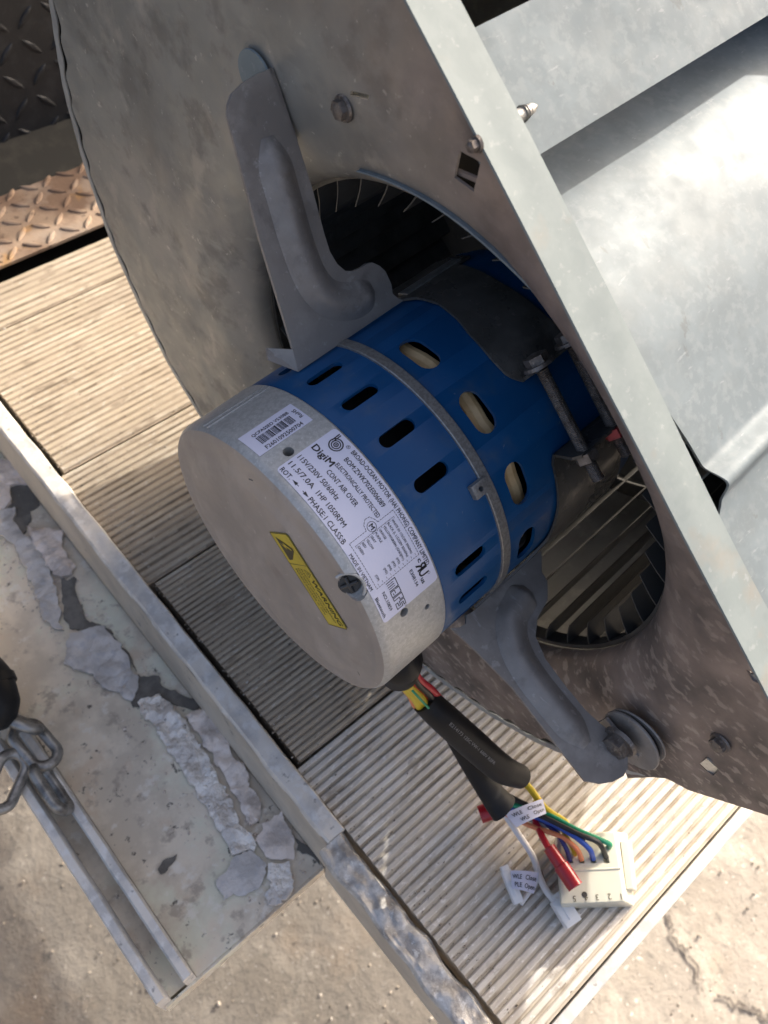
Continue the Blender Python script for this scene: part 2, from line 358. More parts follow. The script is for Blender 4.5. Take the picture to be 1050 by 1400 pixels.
# ------------------------------------------------------------------ truck deck (boards, trims, tread plate)
D = CAMZ - 0.54                                # top of the boards
K = 0.54 / 0.49
deck = Root('truck_liftgate', 'ribbed beige board platform at the back of the truck with battered aluminium edge trim', 'truck platform', (0.6, 0.2, D - 0.05))
def ribbed(x0, x1, y0, y1, pitch, seed):
    rnd = random.Random(seed); n = max(2, round((y1 - y0) / pitch)); p = (y1 - y0) / n
    prof = []
    for i in range(n):
        y = y0 + i * p; h = rnd.uniform(-.0003, .0003)
        prof += [(y + .02 * p, -.0012), (y + .20 * p, -.0012), (y + .34 * p, -.0003 + h), (y + .46 * p, .0001 + h), (y + .84 * p, .0001 + h), (y + .96 * p, -.0005 + h)]
    prof.append((y1 - .0001, -.0012))
    xs = fr(x0, x0 + .25, 30) + fr(x0 + .27, x1, 16)
    V, Fc = [], []; m = len(prof)
    for x in xs:
        for y, z in prof:
            V.append((x, y, D + z + (.00035 * mnoise.noise(Vector((x * 90, y * 400, seed))) if z > -.001 else 0)))
    for i in range(len(xs) - 1):
        for j in range(m - 1): Fc.append([i * m + j, (i + 1) * m + j, (i + 1) * m + j + 1, i * m + j + 1])
    a = len(V)                                  # front face and underside
    for x in (x0, x1):
        for y in (y0, y1 - .0001): V.append((x, y, D - .022))
    Fc.append([a, a + 1, a + 3, a + 2]); Fc.append([0] + list(range(1, m)) + [a + 1, a]);
    Fc.append([a, a + 2, (len(xs) - 1) * m, 0]); Fc.append([a + 1, m - 1, len(xs) * m - 1, a + 3])
    return V, Fc
BX0, BX1 = 0.1010, 1.35
seams = [(-.0665, .1345, .0057), (.1362, .3035, .0043), (.3052, .4262, .0062), (.4278, .5930, .0064), (.5948, .6480, .0072)]
for i, (a, b, pt) in enumerate(seams):
    o = part('deck_board', ribbed(BX0 + (.004 if i % 2 else 0), BX1, a, b, pt, i * 7 + 1), [M_BOARD2 if i == 0 else M_BOARD, M_GROOVE2 if i == 0 else M_GROOVE], deck, weld=False, recalc=False, smooth=False)
    me = o.data; zlo = D - .0006 - deck.base.z
    me.polygons.foreach_set('material_index', [1 if (pl.center.z < zlo) else 0 for pl in me.polygons])
part('gap_shade_strip', box((.70, .735, D - .050), (1.25, .170, .018)), M_BLACK, deck, smooth=False)  # added black strip, stands in for the shade in the gap behind the boards
# dark bed under the boards, and the frame
part('frame', join(box((.72, .29, D - .030), (1.24, .73, .014)), box((.094, .36, D - .055), (.010, .55, .09)), box((.72, -.071, D - .03), (1.2, .004, .05))), M_GLUE, deck, smooth=False)
# straight aluminium trim along the near-left side
def rough_bar(x0, x1, y0, y1, z0, z1, ny, amp, seed, nx=6, fn=None):
    V, Fc = [], []
    ring = [(x0, z0), (x0, z1 - .002), (x0 + .0012, z1)] + [(x0 + (x1 - x0) * k / nx, z1) for k in range(1, nx)] + [(x1 - .0012, z1), (x1, z1 - .002), (x1, z0)]
    m = len(ring)
    for i in range(ny + 1):
        y = y0 + (y1 - y0) * i / ny
        for k, (x, z) in enumerate(ring):
            top = z > z0 + .001
            dx = amp * mnoise.noise(Vector((x * 60, y * 45, seed))); dz = amp * mnoise.noise(Vector((x * 180, y * 90, seed + 5))) + amp * .4 * mnoise.noise(Vector((x * 500, y * 300, seed + 9)))
            e = fn(y, k / (m - 1)) if fn else (0, 0)
            V.append((x + dx + e[0], y, z + (dz if top else 0) + e[1]))
    for i in range(ny):
        for k in range(m - 1): Fc.append([i * m + k, i * m + k + 1, (i + 1) * m + k + 1, (i + 1) * m + k])
    Fc.append(list(range(m))); Fc.append([ny * m + k for k in range(m)][::-1])
    return V, Fc
part('side_trim', rough_bar(.0868, .1003, .0865, 1.0, D - .004, D + .0035, 220, .0009, 3), M_TRIM, deck)
part('side_trim', rough_bar(.0800, .0985, -.075, .0862, D - .006, D + .0015, 150, .0018, 8, nx=12,
     fn=lambda y, k: (.0008 * math.sin(y * 160), .0012 * math.sin(y * 330 + k * 5) * (0.4 if k < .3 else 1) - (.004 if k > .75 else 0))), M_CRUSH, deck, label='crushed and bent front length of the aluminium trim')
part('side_wall', grid(fr(.0862, .0868, 1), fr(.086, 1.0, 60), lambda x, y: D - .002 if x > .0865 else D - .062), M_BEIGE, deck)
part('side_wall', join(box((.0835, .0035, D - .030), (.004, .155, .052))), M_BEIGE, deck)
part('end_trim', rough_bar(0, 1, 0, 1, 0, 1, 1, 0, 1) if False else join(box((.70, -.0708, D - .0035), (1.22, .0070, .010), bev=.0012)), M_TRIM, deck)

# rusty tread plate and black bed wall behind the boards
bed = Root('truck_bed', 'rusty diamond tread floor strip and black diamond tread wall of the truck behind the boards', 'truck bed', (.5, .72, D - .05))
def lozenge(c, ax, n, L=.0145, W=.0042, H=.0016):
    ax = Vector(ax).normalized(); n = Vector(n).normalized(); t = n.cross(ax); c = Vector(c)
    V, Fc = [], []; m = 8
    rings = [(1, 0), (.86, .7), (.45, 1.0)]
    for sc_, h in rings:
        for k in range(m):
            a = 2 * PI * k / m; x = math.cos(a); V.append(c + ax * (x * abs(x) ** .1 * L / 2 * sc_) + t * (math.sin(a) * (1 - .35 * x * x) * W / 2 * sc_) + n * (H * h))
    V.append(c + n * H * 1.05)
    for r in range(2):
        for k in range(m): Fc.append([r * m + k, r * m + (k + 1) % m, (r + 1) * m + (k + 1) % m, (r + 1) * m + k])
    for k in range(m): Fc.append([2 * m + k, 2 * m + (k + 1) % m, 3 * m])
    return V, Fc
def treads(o, ux, uy, n, nx, ny, px, **kw):
    out = []
    for i in range(nx):
        for j in range(ny):
            a = (ux + uy) if (i + j) % 2 else (ux - uy)
            out.append(lozenge(Vector(o) + Vector(ux) * i * px + Vector(uy) * j * px, a, n, **kw))
    return join(*out)
ex, ey, ez = Vector((1, 0, 0)), Vector((0, 1, 0)), Vector((0, 0, 1))
part('floor_plate', join(box((.66, .718, D - .0055), (1.3, .092, .003)), treads((.02, .682, D - .004), ex, ey, ez, 62, 5, .0195, L=.0195, W=.0056, H=.0022)), M_RUST, bed, weld=False, recalc=False, smooth=True, angle=45)
part('wall_panel', join(box((.66, .830, D + .36), (2.4, .02, .8)), treads((-.25, .8198, D + .01), ex, ez, -ey, 72, 22, .027, L=.025, W=.0065, H=.0016)), M_BEDBLK, bed, weld=False, recalc=False, smooth=True, angle=45)
part('kick_strip', prism([(-.6, .764, D - .006), (-.6, .8195, D + .012), (-.6, .8195, D - .03), (-.6, .764, D - .03)], (2.4, 0, 0)), material('olive_black_strip', (.016, .0155, .012), [((.05, .045, .035), 20, .5, .65, U1, 5, .7)], rough=.7), bed, smooth=False)

# ------------------------------------------------------------------ lower step channel with torn tape, rails, chain
SZ = CAMZ - 0.605; KS = .605 / .56
step = Root('bumper_step', 'grimy grey steel step channel below the platform with torn silver tape on it', 'bumper step', (.03, .35, SZ - .05))
part('plate', grid(fr(-.0140, .0862, 40), fr(.0880, 1.05, 200), lambda x, y: SZ + .0006 * mnoise.noise(Vector((x * 25, y * 25, 1)))), M_STEP, step)
part('edge', join(box((.024, .0872, SZ - .0100), (.124, .0014, .018)), box((.024, .50, SZ - .012), (.124, .82, .016))), M_STEP, step, smooth=False)
RH = SZ + .026
for x0, yend in ((-.0385, .300), (-.0200, .300)):
    part('rail', rough_bar(x0 - .0012, x0 + .0056, .0880, yend, SZ - .02, RH, 60, .0004, x0 * 1000, nx=3), M_TRIM, step)
part('rail_channel', box((-.0265, .55, SZ - .014), (.021, .92, .006)), M_GLUE, step, smooth=False)
part('rail_wall', rough_bar(-.0200, -.0158, .3005, 1.05, SZ - .02, RH + .002, 40, .0006, 5, nx=3), M_STEP, step)

def scrap(px, z, amp, seed, th=.0012, dens=15):
    """a torn flat piece with a crumpled surface; px = outline as seen, laid on the level z"""
    P = [onz(x, y, z) for x, y in px]
    rnd = random.Random(seed); Q = []
    for a, b in zip(P, P[1:] + P[:1]):
        n = max(1, int((b - a).length / .0022))
        for k in range(n):
            p = a.lerp(b, k / n); q_n = mnoise.noise_vector(Vector((p.x * 120, p.y * 120, seed))) * .0030 + mnoise.noise_vector(Vector((p.x * 400, p.y * 400, seed))) * .0016; p = p + Vector((q_n.x, q_n.y, 0)); Q.append(p)
    bm = bmesh.new(); vs = [bm.verts.new(p) for p in Q]; bm.faces.new(vs)
    bmesh.ops.triangulate(bm, faces=bm.faces)
    for _ in range(4):
        es = [e for e in bm.edges if e.calc_length() > .0042]
        if not es: break
        bmesh.ops.subdivide_edges(bm, edges=es, cuts=1); bmesh.ops.triangulate(bm, faces=[f for f in bm.faces if len(f.verts) > 3])
    bnd = {v.index for v in bm.verts if v.is_boundary}
    for v in bm.verts:
        c = v.co; edge = v.is_boundary
        h = .5 + .5 * mnoise.noise(Vector((c.x * 110, c.y * 110, seed))) + .35 * abs(mnoise.noise(Vector((c.x * 260, c.y * 260, seed + 3))))
        v.co.z += 1.4 * amp * h * (.75 if edge else 1) + th
    top = [v.co.copy() for v in bm.verts]; F1 = [[v.index for v in f.verts] for f in bm.faces]
    bm.verts.index_update(); F1 = [[v.index for v in f.verts] for f in bm.faces]
    be = [(e.verts[0].index, e.verts[1].index) for e in bm.edges if e.is_boundary]; n = len(top)
    V = top + [Vector((p.x, p.y, z - .0005)) for p in top]
    F2 = F1 + [[a, b, b + n, a + n] for a, b in be]
    bm.free(); return V, F2
pieces = [
    ('torn_tape', M_FOIL, .0042, 'bright silver crumpled strip of tape along the step', [(190, 962), (222, 950), (245, 975), (285, 1035), (312, 1085), (330, 1130), (350, 1150), (345, 1163), (318, 1168), (295, 1130), (262, 1075), (228, 1020), (200, 985)]),
    ('torn_tape', M_FOILP, .0040, 'pinkish folded edge of the silver tape', [(250, 978), (278, 972), (300, 985), (312, 1010), (318, 1035), (335, 1052), (345, 1078), (360, 1100), (357, 1122), (338, 1132), (328, 1100), (300, 1050), (275, 1010)]),
    ('torn_tape', M_FOILG, .0022, 'grey patch of old tape beside the dark glue', [(95, 868), (140, 855), (165, 880), (180, 915), (190, 935), (180, 958), (160, 950), (130, 925), (90, 910)]),
    ('torn_tape', M_FOILP, .0038, 'pinkish curled scrap under the platform edge', [(38, 722), (88, 728), (85, 750), (104, 775), (98, 788), (82, 792), (60, 770)]),
    ('torn_tape', M_FOILP, .0034, 'crumpled scrap at the left edge', [(0, 632), (20, 630), (45, 645), (47, 660), (15, 665), (18, 690), (0, 700)]),
    ('torn_tape', M_FOILG, .0030, 'grey tape patch at the left', [(0, 700), (18, 695), (25, 720), (48, 745), (75, 790), (82, 830), (88, 862), (60, 850), (45, 800), (20, 745), (0, 735)]),
    ('torn_tape', M_FOILG, .0010, 'pale blue grey smear near the end of the step', [(320, 1172), (345, 1162), (365, 1185), (362, 1205), (335, 1225), (305, 1230), (298, 1205)]),
    ('torn_tape', M_FOIL, .0026, 'small silver scrap at the step corner', [(365, 1185), (395, 1178), (403, 1205), (395, 1230), (375, 1240), (360, 1225), (372, 1205)]),
    ('torn_tape', M_FOILP, .0014, 'flat pinkish flake by the trim', [(358, 1125), (385, 1110), (402, 1150), (404, 1175), (370, 1175), (350, 1150)]),
    ('glue_patch', M_GLUE, .0006, None, [(172, 948), (190, 925), (218, 925), (222, 940), (276, 962), (270, 975), (246, 965), (205, 962), (180, 968)]),
    ('glue_patch', M_GLUE, .0006, None, [(20, 652), (50, 655), (55, 690), (45, 700), (30, 735), (8, 725), (5, 690)]),
    ('glue_patch', M_GLUE, .0006, None, [(82, 792), (102, 790), (110, 815), (118, 850), (150, 860), (168, 885), (188, 920), (165, 890), (130, 865), (92, 860)]),
    ('glue_patch', M_GLUE, .0005, None, [(216, 1184), (240, 1170), (236, 1180), (222, 1196)]),
    ('glue_patch', M_GLUE, .0005, None, [(402, 1142), (435, 1165), (434, 1180), (418, 1168), (406, 1160)]),
]
for i, (nm, mt, amp, lb, px) in enumerate(pieces):
    part(nm, scrap(px, SZ + (.0018 if nm == 'torn_tape' else .0005), amp, i * 3 + 2, th=.0006), mt, step, label=lb, weld=False, angle=35)

def crumbs(pts, size, seed):
    rnd = random.Random(seed); V, Fc = [], []
    for p in pts:
        r = size * rnd.uniform(.35, 1.3) * (1.8 if rnd.random() < .06 else 1); k = len(V); a0 = rnd.uniform(0, 6.28); n = rnd.choice((4, 5, 6))
        for i in range(n): a = a0 + 6.283 * i / n; q = r * rnd.uniform(.6, 1.2); V.append(p + Vector((math.cos(a) * q, math.sin(a) * q * .7, 0)))
        V.append(p + Vector((rnd.uniform(-.2, .2) * r, rnd.uniform(-.2, .2) * r, r * rnd.uniform(.3, .9))))
        Fc += [[k + i, k + (i + 1) % n, k + n] for i in range(n)]
    return V, Fc
rc = random.Random(4); P = []
for _ in range(520):
    y = rc.uniform(.09, .62); x = .030 + .045 * rc.random() + .012 * mnoise.noise(Vector((0, y * 14, 2))); P.append(Vector((x, y, SZ + .0006)))
o = part('flake_crumbs', crumbs(P, .0011, 3), M_FOILP, step, weld=False, smooth=False, kind='stuff')
P = [Vector((BX0 + .002 + abs(rc.gauss(0, .010)), rc.uniform(-.06, .62), D - .0006)) for _ in range(900)] + [Vector((rc.uniform(.105, .33), rc.uniform(-.06, .62), D - .0006 + .0006 * rc.random())) for _ in range(700)]
o = part('grit', crumbs(P, .0008, 5), M_GRIT, deck, weld=False, smooth=False, kind='stuff')
P = [Vector((rc.uniform(-.9, 1.2), rc.uniform(-.8, 1.0), .004)) for _ in range(2600)]
o = part('ground_gravel', crumbs(P, .0034, 6), M_GRIT, None, weld=False, smooth=False); o['kind'] = 'stuff'; o['label'] = 'small loose stones and grit on the concrete'
# chain
chain = Root('chain', 'dull grey steel chain links lying over the end of the rails', 'chain', (-.02, .28, RH))
def link_mesh(L=.0180, W=.0088, r=.0037):
    P = []
    for k in range(28):
        a = 2 * PI * k / 28; x = math.cos(a) * W; y = math.sin(a) * W + (L - W if math.sin(a) >= 0 else -(L - W)); P.append(Vector((x, y, 0)))
    return tube(P, r, seg=12, closed=True)
lv, lf = link_mesh()
links = [((48, 1018), 6, 14, .007), ((70, 1078), 0, 68, .006), ((8, 1068), -52, 30, .008), ((18, 985), 30, 70, .014)]
for i, (p, yaw, tilt, h) in enumerate(links):
    c = onz(p[0], p[1], RH + h); Mx = Matrix.Rotation(R_(yaw), 3, 'Z') @ Matrix.Rotation(R_(tilt), 3, 'Y')
    Lx = 1.0 if i else 1.25
    part('link', ([Mx @ (v * 1.0) + c for v in lv], lf), M_CHAIN, chain)
hook = Root('rubber_bumper', 'black rubber knob above the chain at the left edge of the step', 'rubber stop', onz(-8, 950, RH + .01))
P = [onz(-40, 900, RH + .02), onz(-18, 935, RH + .03), onz(-4, 968, RH + .028), onz(2, 988, RH + .018)]
part('knob', tube(P, [.014, .017, .015, .008], seg=20), M_RUBBER, hook)
part('rib', tube([P[1] + Vector((.0, 0, .001)), P[1].lerp(P[2], .3)], [.0182, .0182], seg=20, n=1), M_RUBBER, hook)

# ------------------------------------------------------------------ blower housing (F frame)
SP = .085                                      # plane of the side panel
NF = Vector((0, -.622, .783)).normalized(); DF = Vector((0, -.783, -.622)).normalized()   # flange plane normal / direction down the opening
PF = Vector((SP, -.0711, .1256))               # a point of the panel's straight edge
DIST = PF.dot(NF)
def fl(s, tau, dep=0.0): return Vector((s, 0, 0)) + DF * tau + NF * (DIST - dep)   # point by distance along the opening and depth below its plane
def tau_of(px, py, dep=0.0): return (onplane(px, py, fl(0, 0, dep), NF)).dot(DF)
house = Root('blower_housing', 'dusty galvanised scroll housing of the blower standing on the boards', 'blower housing', (.2, .05, -.214), 'F')
OUT = [fl(SP, tau_of(560, 0) - .22).yz, fl(SP, .150).yz, Vector((-.236, -.004)), Vector((-.2144, -.0302)), Vector((-.1881, -.0646)), Vector((-.1790, -.0705)),
       Vector((-.1669, -.0960)), Vector((-.1470, -.1290)), Vector((-.1180, -.1580)), Vector((-.0850, -.1800)), Vector((-.0450, -.1980)), Vector((.005, -.2120)), Vector((.060, -.2160)), Vector((.115, -.2080)), Vector((.1620, -.1850)),
       Vector((.2017, -.1511)), Vector((.229, -.1241)), Vector((.2506, -.0847)), Vector((.2675, -.0409)), Vector((.2745, .0105)), Vector((.2735, .0546)), Vector((.2671, .0839)), Vector((.2608, .1077)), Vector((.2480, .1600)), Vector((.2360, .2300))]
def outline_r(phi):
    """distance from the axis to the outline in direction phi (degrees)"""
    d = Vector((math.cos(R_(phi)), math.sin(R_(phi)))); best = None
    for a, b in zip(OUT, OUT[1:] + OUT[:1]):
        e = b - a; den = d.x * e.y - d.y * e.x
        if abs(den) < 1e-9: continue
        t = (a.x * e.y - a.y * e.x) / den; k = (a.x * d.y - a.y * d.x) / den
        if t > 0 and -1e-6 <= k <= 1 + 1e-6 and (best is None or t < best): best = t
    return best
corner_phis = [math.degrees(math.atan2(p.y, p.x)) % 360 for p in (OUT[0], OUT[1], OUT[2], OUT[3])]
phis = sorted(set([k * .75 for k in range(480)] + corner_phis))
rad = {p: outline_r(p) for p in phis}
# soften the outline except at the real corners
for _ in range(3):
    n = len(phis); new = dict(rad)
    for i, p in enumerate(phis):
        if 195 < p < 360 or p < 35:
            a, b = rad[phis[i - 1]], rad[phis[(i + 1) % n]]
            new[p] = (a + 2 * rad[p] + b) / 4 if (p > 204) or p < 35 else rad[p]
    rad = new
def wavy(p): return (.0014 * math.sin(p * 1.42) + .0007 * math.sin(p * .57 + 1) - .0074) * min(1, max(0, (p - 206) / 8) if p > 100 else (56 - p) / 6) if (p > 206 or p < 56) else 0
RL = .1290
def polar_sheet(s_of, r_in, r_out, fracs):
    V, Fc = [], []; m = len(fracs)
    for p in phis:
        ro = r_out(p)
        for f in fracs:
            r = r_in + (ro - r_in) * f; V.append(ann(s_of(r, p), r, p))
    n = len(phis)
    for i in range(n):
        j = (i + 1) % n
        for k in range(m - 1): Fc.append([i * m + k, i * m + k + 1, j * m + k + 1, j * m + k])
    return V, Fc
def bell(r, p):
    a = max(0.0, 1 - (r - RL) / min(.034, (rad[p] - RL) * .95))
    return SP + .018 * (1 - math.sqrt(max(0, 1 - a * a))) * 1.0 + .0010 * mnoise.noise(Vector((r * 30, p * .06, 2))) * (0 if rad[p] - r < .01 else 1)
FR = [0, .01, .025, .05, .08, .12, .17, .23, .3, .38, .47, .57, .68, .79, .9, 1.0]
pv, pf = polar_sheet(bell, RL, lambda p: rad[p] + wavy(p), FR)
bv, bf = polar_sheet(lambda r, p: bell(r, p) + .0011, RL, lambda p: rad[p] + wavy(p), FR)
nP = len(pv); m_ = len(FR); pv += bv; pf += [[i + nP for i in q][::-1] for q in bf]
for i in range(len(phis)):
    j = (i + 1) % len(phis)
    pf.append([i * m_, j * m_, nP + j * m_, nP + i * m_]); pf.append([i * m_ + m_ - 1, nP + i * m_ + m_ - 1, nP + j * m_ + m_ - 1, j * m_ + m_ - 1])
def hole(px, py, a, b, rot=0, depth=.02):
    c = ons(px, py, SP); e1 = Vector((0, math.cos(R_(rot)), math.sin(R_(rot)))); e2 = Vector((0, -e1.z, e1.y))
    P = [c + e1 * (x * a / 2) + e2 * (y * b / 2) - Vector((depth, 0, 0)) for x, y in ((-1, -1), (1, -1), (1, 1), (-1, 1))]
    return prism(P, (2 * depth, 0, 0))
def quadhole(pts, depth=.012):
    return prism([ons(x, y, SP) - Vector((depth, 0, 0)) for x, y in pts], (2 * depth, 0, 0))
holes = [quadhole([(630, 205), (657, 222), (648, 262), (621, 243)]), quadhole([(966, 1035), (983, 1052), (975, 1061), (956, 1045)]),
         quadhole([(1020, 915), (1033, 922), (1044, 938), (1028, 930)]), quadhole([(480, 124), (505, 130), (503, 137), (478, 131)])]
pv, pf = boolean_cut((pv, pf), holes)
panel = part('side_panel', (pv, pf), [M_PANEL, M_BROWN], house)
me = panel.data
# dirt differs by side: brown dust lies on the discharge side of the panel (blended in the material)
def blend_panel():
    nt = M_PANEL.node_tree; N, L = nt.nodes, nt.links
    b = N['Principled BSDF']; src = b.inputs['Base Color'].links[0].from_socket
    tc = N.new('ShaderNodeTexCoord').outputs['Object']; sx = N.new('ShaderNodeSeparateXYZ'); L.new(tc, sx.inputs[0])
    nz = N.new('ShaderNodeTexNoise'); nz.inputs['Scale'].default_value = 12; nz.inputs['Detail'].default_value = 5; L.new(tc, nz.inputs[0])
    ad = N.new('ShaderNodeMath'); ad.operation = 'MULTIPLY_ADD'; L.new(nz.outputs[0], ad.inputs[0]); ad.inputs[1].default_value = .16; L.new(sx.outputs[1], ad.inputs[2])
    mr = N.new('ShaderNodeMapRange'); L.new(ad.outputs[0], mr.inputs[0]); mr.inputs[1].default_value = .115; mr.inputs[2].default_value = .0; mr.inputs[3].default_value = 0; mr.inputs[4].default_value = .85
    mx = N.new('ShaderNodeMix'); mx.data_type = 'RGBA'; L.new(mr.outputs[0], mx.inputs[0]); L.new(src, mx.inputs[6])
    # brown layer
    n2 = N.new('ShaderNodeTexNoise'); n2.inputs['Scale'].default_value = 34; n2.inputs['Detail'].default_value = 7; L.new(tc, n2.inputs[0])
    cr = N.new('ShaderNodeValToRGB'); L.new(n2.outputs[0], cr.inputs[0]); cr.color_ramp.elements[0].position = .36; cr.color_ramp.elements[1].position = .68
    cr.color_ramp.elements[0].color = (.120, .092, .080, 1); cr.color_ramp.elements[1].color = (.37, .285, .24, 1)
    mp = N.new('ShaderNodeMapping'); L.new(tc, mp.inputs[0]); mp.inputs['Scale'].default_value = (1, .9, 1.35); mp.inputs['Rotation'].default_value = (.7, 0, 0)
    n3 = N.new('ShaderNodeTexNoise'); n3.inputs['Scale'].default_value = 165; n3.inputs['Detail'].default_value = 8; L.new(mp.outputs[0], n3.inputs[0])
    m3 = N.new('ShaderNodeMapRange'); L.new(n3.outputs[0], m3.inputs[0]); m3.inputs[1].default_value = .545; m3.inputs[2].default_value = .62; m3.inputs[4].default_value = .55
    mz = N.new('ShaderNodeMapRange'); L.new(sx.outputs[2], mz.inputs[0]); mz.inputs[1].default_value = .32; mz.inputs[2].default_value = .18; mz.inputs[3].default_value = .12; mz.inputs[4].default_value = 1
    mm = N.new('ShaderNodeMath'); mm.operation = 'MULTIPLY'; L.new(m3.outputs[0], mm.inputs[0]); L.new(mz.outputs[0], mm.inputs[1])
    mb = N.new('ShaderNodeMix'); mb.data_type = 'RGBA'; L.new(mm.outputs[0], mb.inputs[0]); L.new(cr.outputs[0], mb.inputs[6]); mb.inputs[7].default_value = (.60, .50, .42, 1)
    L.new(mb.outputs[2], mx.inputs[7]); L.new(mx.outputs[2], b.inputs['Base Color'])
blend_panel()
M_LIP = material('pale_wrapper_lip', (.44, .45, .43), [((.32, .32, .31), 40, .45, .6, U1, 5, .7), ((.40, .18, .12), 22, .68, .74, U1, 4, .7)], rough=.5, metal=.3)
# seam lip of the wrapper showing outside the panel's edge
scr = [p for p in phis if p > 206 or p < 58]
scr = [p for p in phis if p > 206] + [p for p in phis if p < 58]
def ringstrip(ps, s0, s1, r0, r1):
    V, Fc = [], []
    for p in ps:
        V += [ann(s0, r0(p), p), ann(s0, r1(p), p), ann(s1, r1(p), p), ann(s1, r0(p), p)]
    for i in range(len(ps) - 1):
        for k in range(4): Fc.append([i * 4 + k, i * 4 + (k + 1) % 4, i * 4 + 4 + (k + 1) % 4, i * 4 + 4 + k])
    Fc += [[0, 1, 2, 3], [len(ps) * 4 - 4 + k for k in (3, 2, 1, 0)]]
    return V, Fc
part('seam_shade', ringstrip(scr, SP + .0014, SP + .020, lambda p: rad[p] - .0026, lambda p: rad[p] - .0021), M_BLACK, house)  # added black band that paints the shade inside the open seam
part('seam_lip', ringstrip(scr, SP + .0002, SP + .0009, lambda p: rad[p] - .0040 + .0007 * math.sin(p * 1.42 + .6) - .0004, lambda p: rad[p] + .0002 * math.sin(p * 2.1)), M_LIP, house)
SB = .312
part('wrapper', ringstrip(scr, SP + .0010, SB, lambda p: rad[p] - .0018, lambda p: rad[p] - .0005), M_WRAP, house)
bpv, bpf = polar_sheet(lambda r, p: SB - .012 * max(0, 1 - (r - RL) / .03) ** 2, RL, lambda p: rad[p] - .0005, [0, .1, .3, 1])
part('back_panel', (bpv, bpf), M_WRAP, house)
# the underside of the discharge corner
low = [fl(SP + .005, .148, .004), fl(SP + .005, .150, .02)]
lowpts = [Vector((SP + .0045, v.x, v.y)) for v in OUT[1:6]]
V, Fc = [], []
for v in lowpts: V += [v, Vector((SB, v.y, v.z))]
for i in range(len(lowpts) - 1): Fc.append([2 * i, 2 * i + 1, 2 * i + 3, 2 * i + 2])
part('corner_sheet', (V, Fc), M_WRAP, house)

# bright flange along the discharge opening
TT = tau_of(560, 0) - .2
SW = .0188
def sheet(tau_list, s0, s1, depf, th=.0011, ns=1, sdep=None):
    V, Fc = [], []; n = len(tau_list); m = ns + 1
    for o_ in (0, 1):
        for t in tau_list:
            a, b = (s0(t) if callable(s0) else s0), (s1(t) if callable(s1) else s1)
            for j in range(m):
                s = a + (b - a) * j / ns; V.append(fl(s, t, depf(t, s) + o_ * th))
    o = n * m
    for i in range(n - 1):
        for j in range(ns):
            a = i * m + j; Fc.append([a, a + 1, a + m + 1, a + m]); Fc.append([o + a, o + a + m, o + a + m + 1, o + a + 1])
        a = i * m; Fc.append([a, a + m, o + a + m, o + a]); a += ns; Fc.append([a, o + a, o + a + m, a + m])
    for j in range(ns):
        Fc.append([j, o + j, o + j + 1, j + 1]); a = (n - 1) * m + j; Fc.append([a, a + 1, o + a + 1, o + a])
    return V, Fc
part('discharge_flange', sheet(fr(TT, .148, 60), SP - .0004, lambda t: SP + SW - .001 * max(0, math.sin(t * 30)) , lambda t, s: -.0003 + .0005 * mnoise.noise(Vector((t * 20, s * 90, 0))), ns=5), M_STRIP, house)
TA0, TA1 = tau_of(655, 35, .008), tau_of(740, 210, .008)
part('cutoff_strip', sheet(fr(TA0, TA1, 14), SP + .004, SB - .002, lambda t, s: .008 + .0007 * mnoise.noise(Vector((t * 40, s * 20, 3))), ns=24), M_GALVD, house, label='pale galvanised strip across the discharge opening')
part('sun_block_plate', sheet(fr(TT + .01, tau_of(640, -60, .012), 6), SP + .004, SB - .002, lambda t, s: .012, ns=4), M_GALVD, house)  # added plate out of view, keeps the sun off the fan blades
# curved cutoff sheet, bead and lower apron
TB0 = TA1 - .030
TBEAD = tau_of(985, 652, .004)
def depB(t, s=0):
    base = .0045
    rc = .1385
    d = DIST - math.sqrt(max(1e-6, rc * rc - t * t)) if t < 0 else DIST - rc
    d = max(base, d - .000) if t < -.012 else base + (max(base, DIST - math.sqrt(max(1e-6, rc * rc - .012 ** 2))) - base) * max(0, (1 - (t + .012) / .03))
    return d
def leftB(t):
    tg0, tg1 = tau_of(868, 478, .0045), tau_of(1000, 702, .0045)
    if t < tg0: return SP + .004
    k = (t - tg0) / (tg1 - tg0)
    if k > 1.05: return SP + SW - .002
    return SP + SW - .0006 + interp([(0, 0), (.25, .0035), (.55, .0065), (.78, .0080), (.88, .0095), (.95, .0065), (1.05, -.0012)], k)
def depBB(t, s):
    d = depB(t); x = (t - TBEAD) / .0085
    if abs(x) < 1: d -= .0065 * (.5 + .5 * math.cos(PI * x))
    if t > TBEAD + .0085: d += min(.0012, (t - TBEAD - .0085) * .3)
    return d + .0009 * mnoise.noise(Vector((t * 26, s * 16, 7)))
tl = fr(TB0, TBEAD - .0095, 60) + fr(TBEAD - .009, TBEAD + .009, 22) + fr(TBEAD + .0095, .147, 24)
part('cutoff_sheet', sheet(tl, leftB, SB - .002, depBB, ns=30), M_GALV, house, angle=50, label='large bright sunlit sheet with a pressed bead')
for k, (px, py) in enumerate([(918, 548), (938, 600), (960, 645)]):
    c = onplane(px, py, fl(0, 0, .012), NF)
    part('crimp_tab', box(c, (.009, .0010, .006), M=Matrix.Rotation(R_(20 + 14 * k), 3, 'X')), M_WRAP, house)
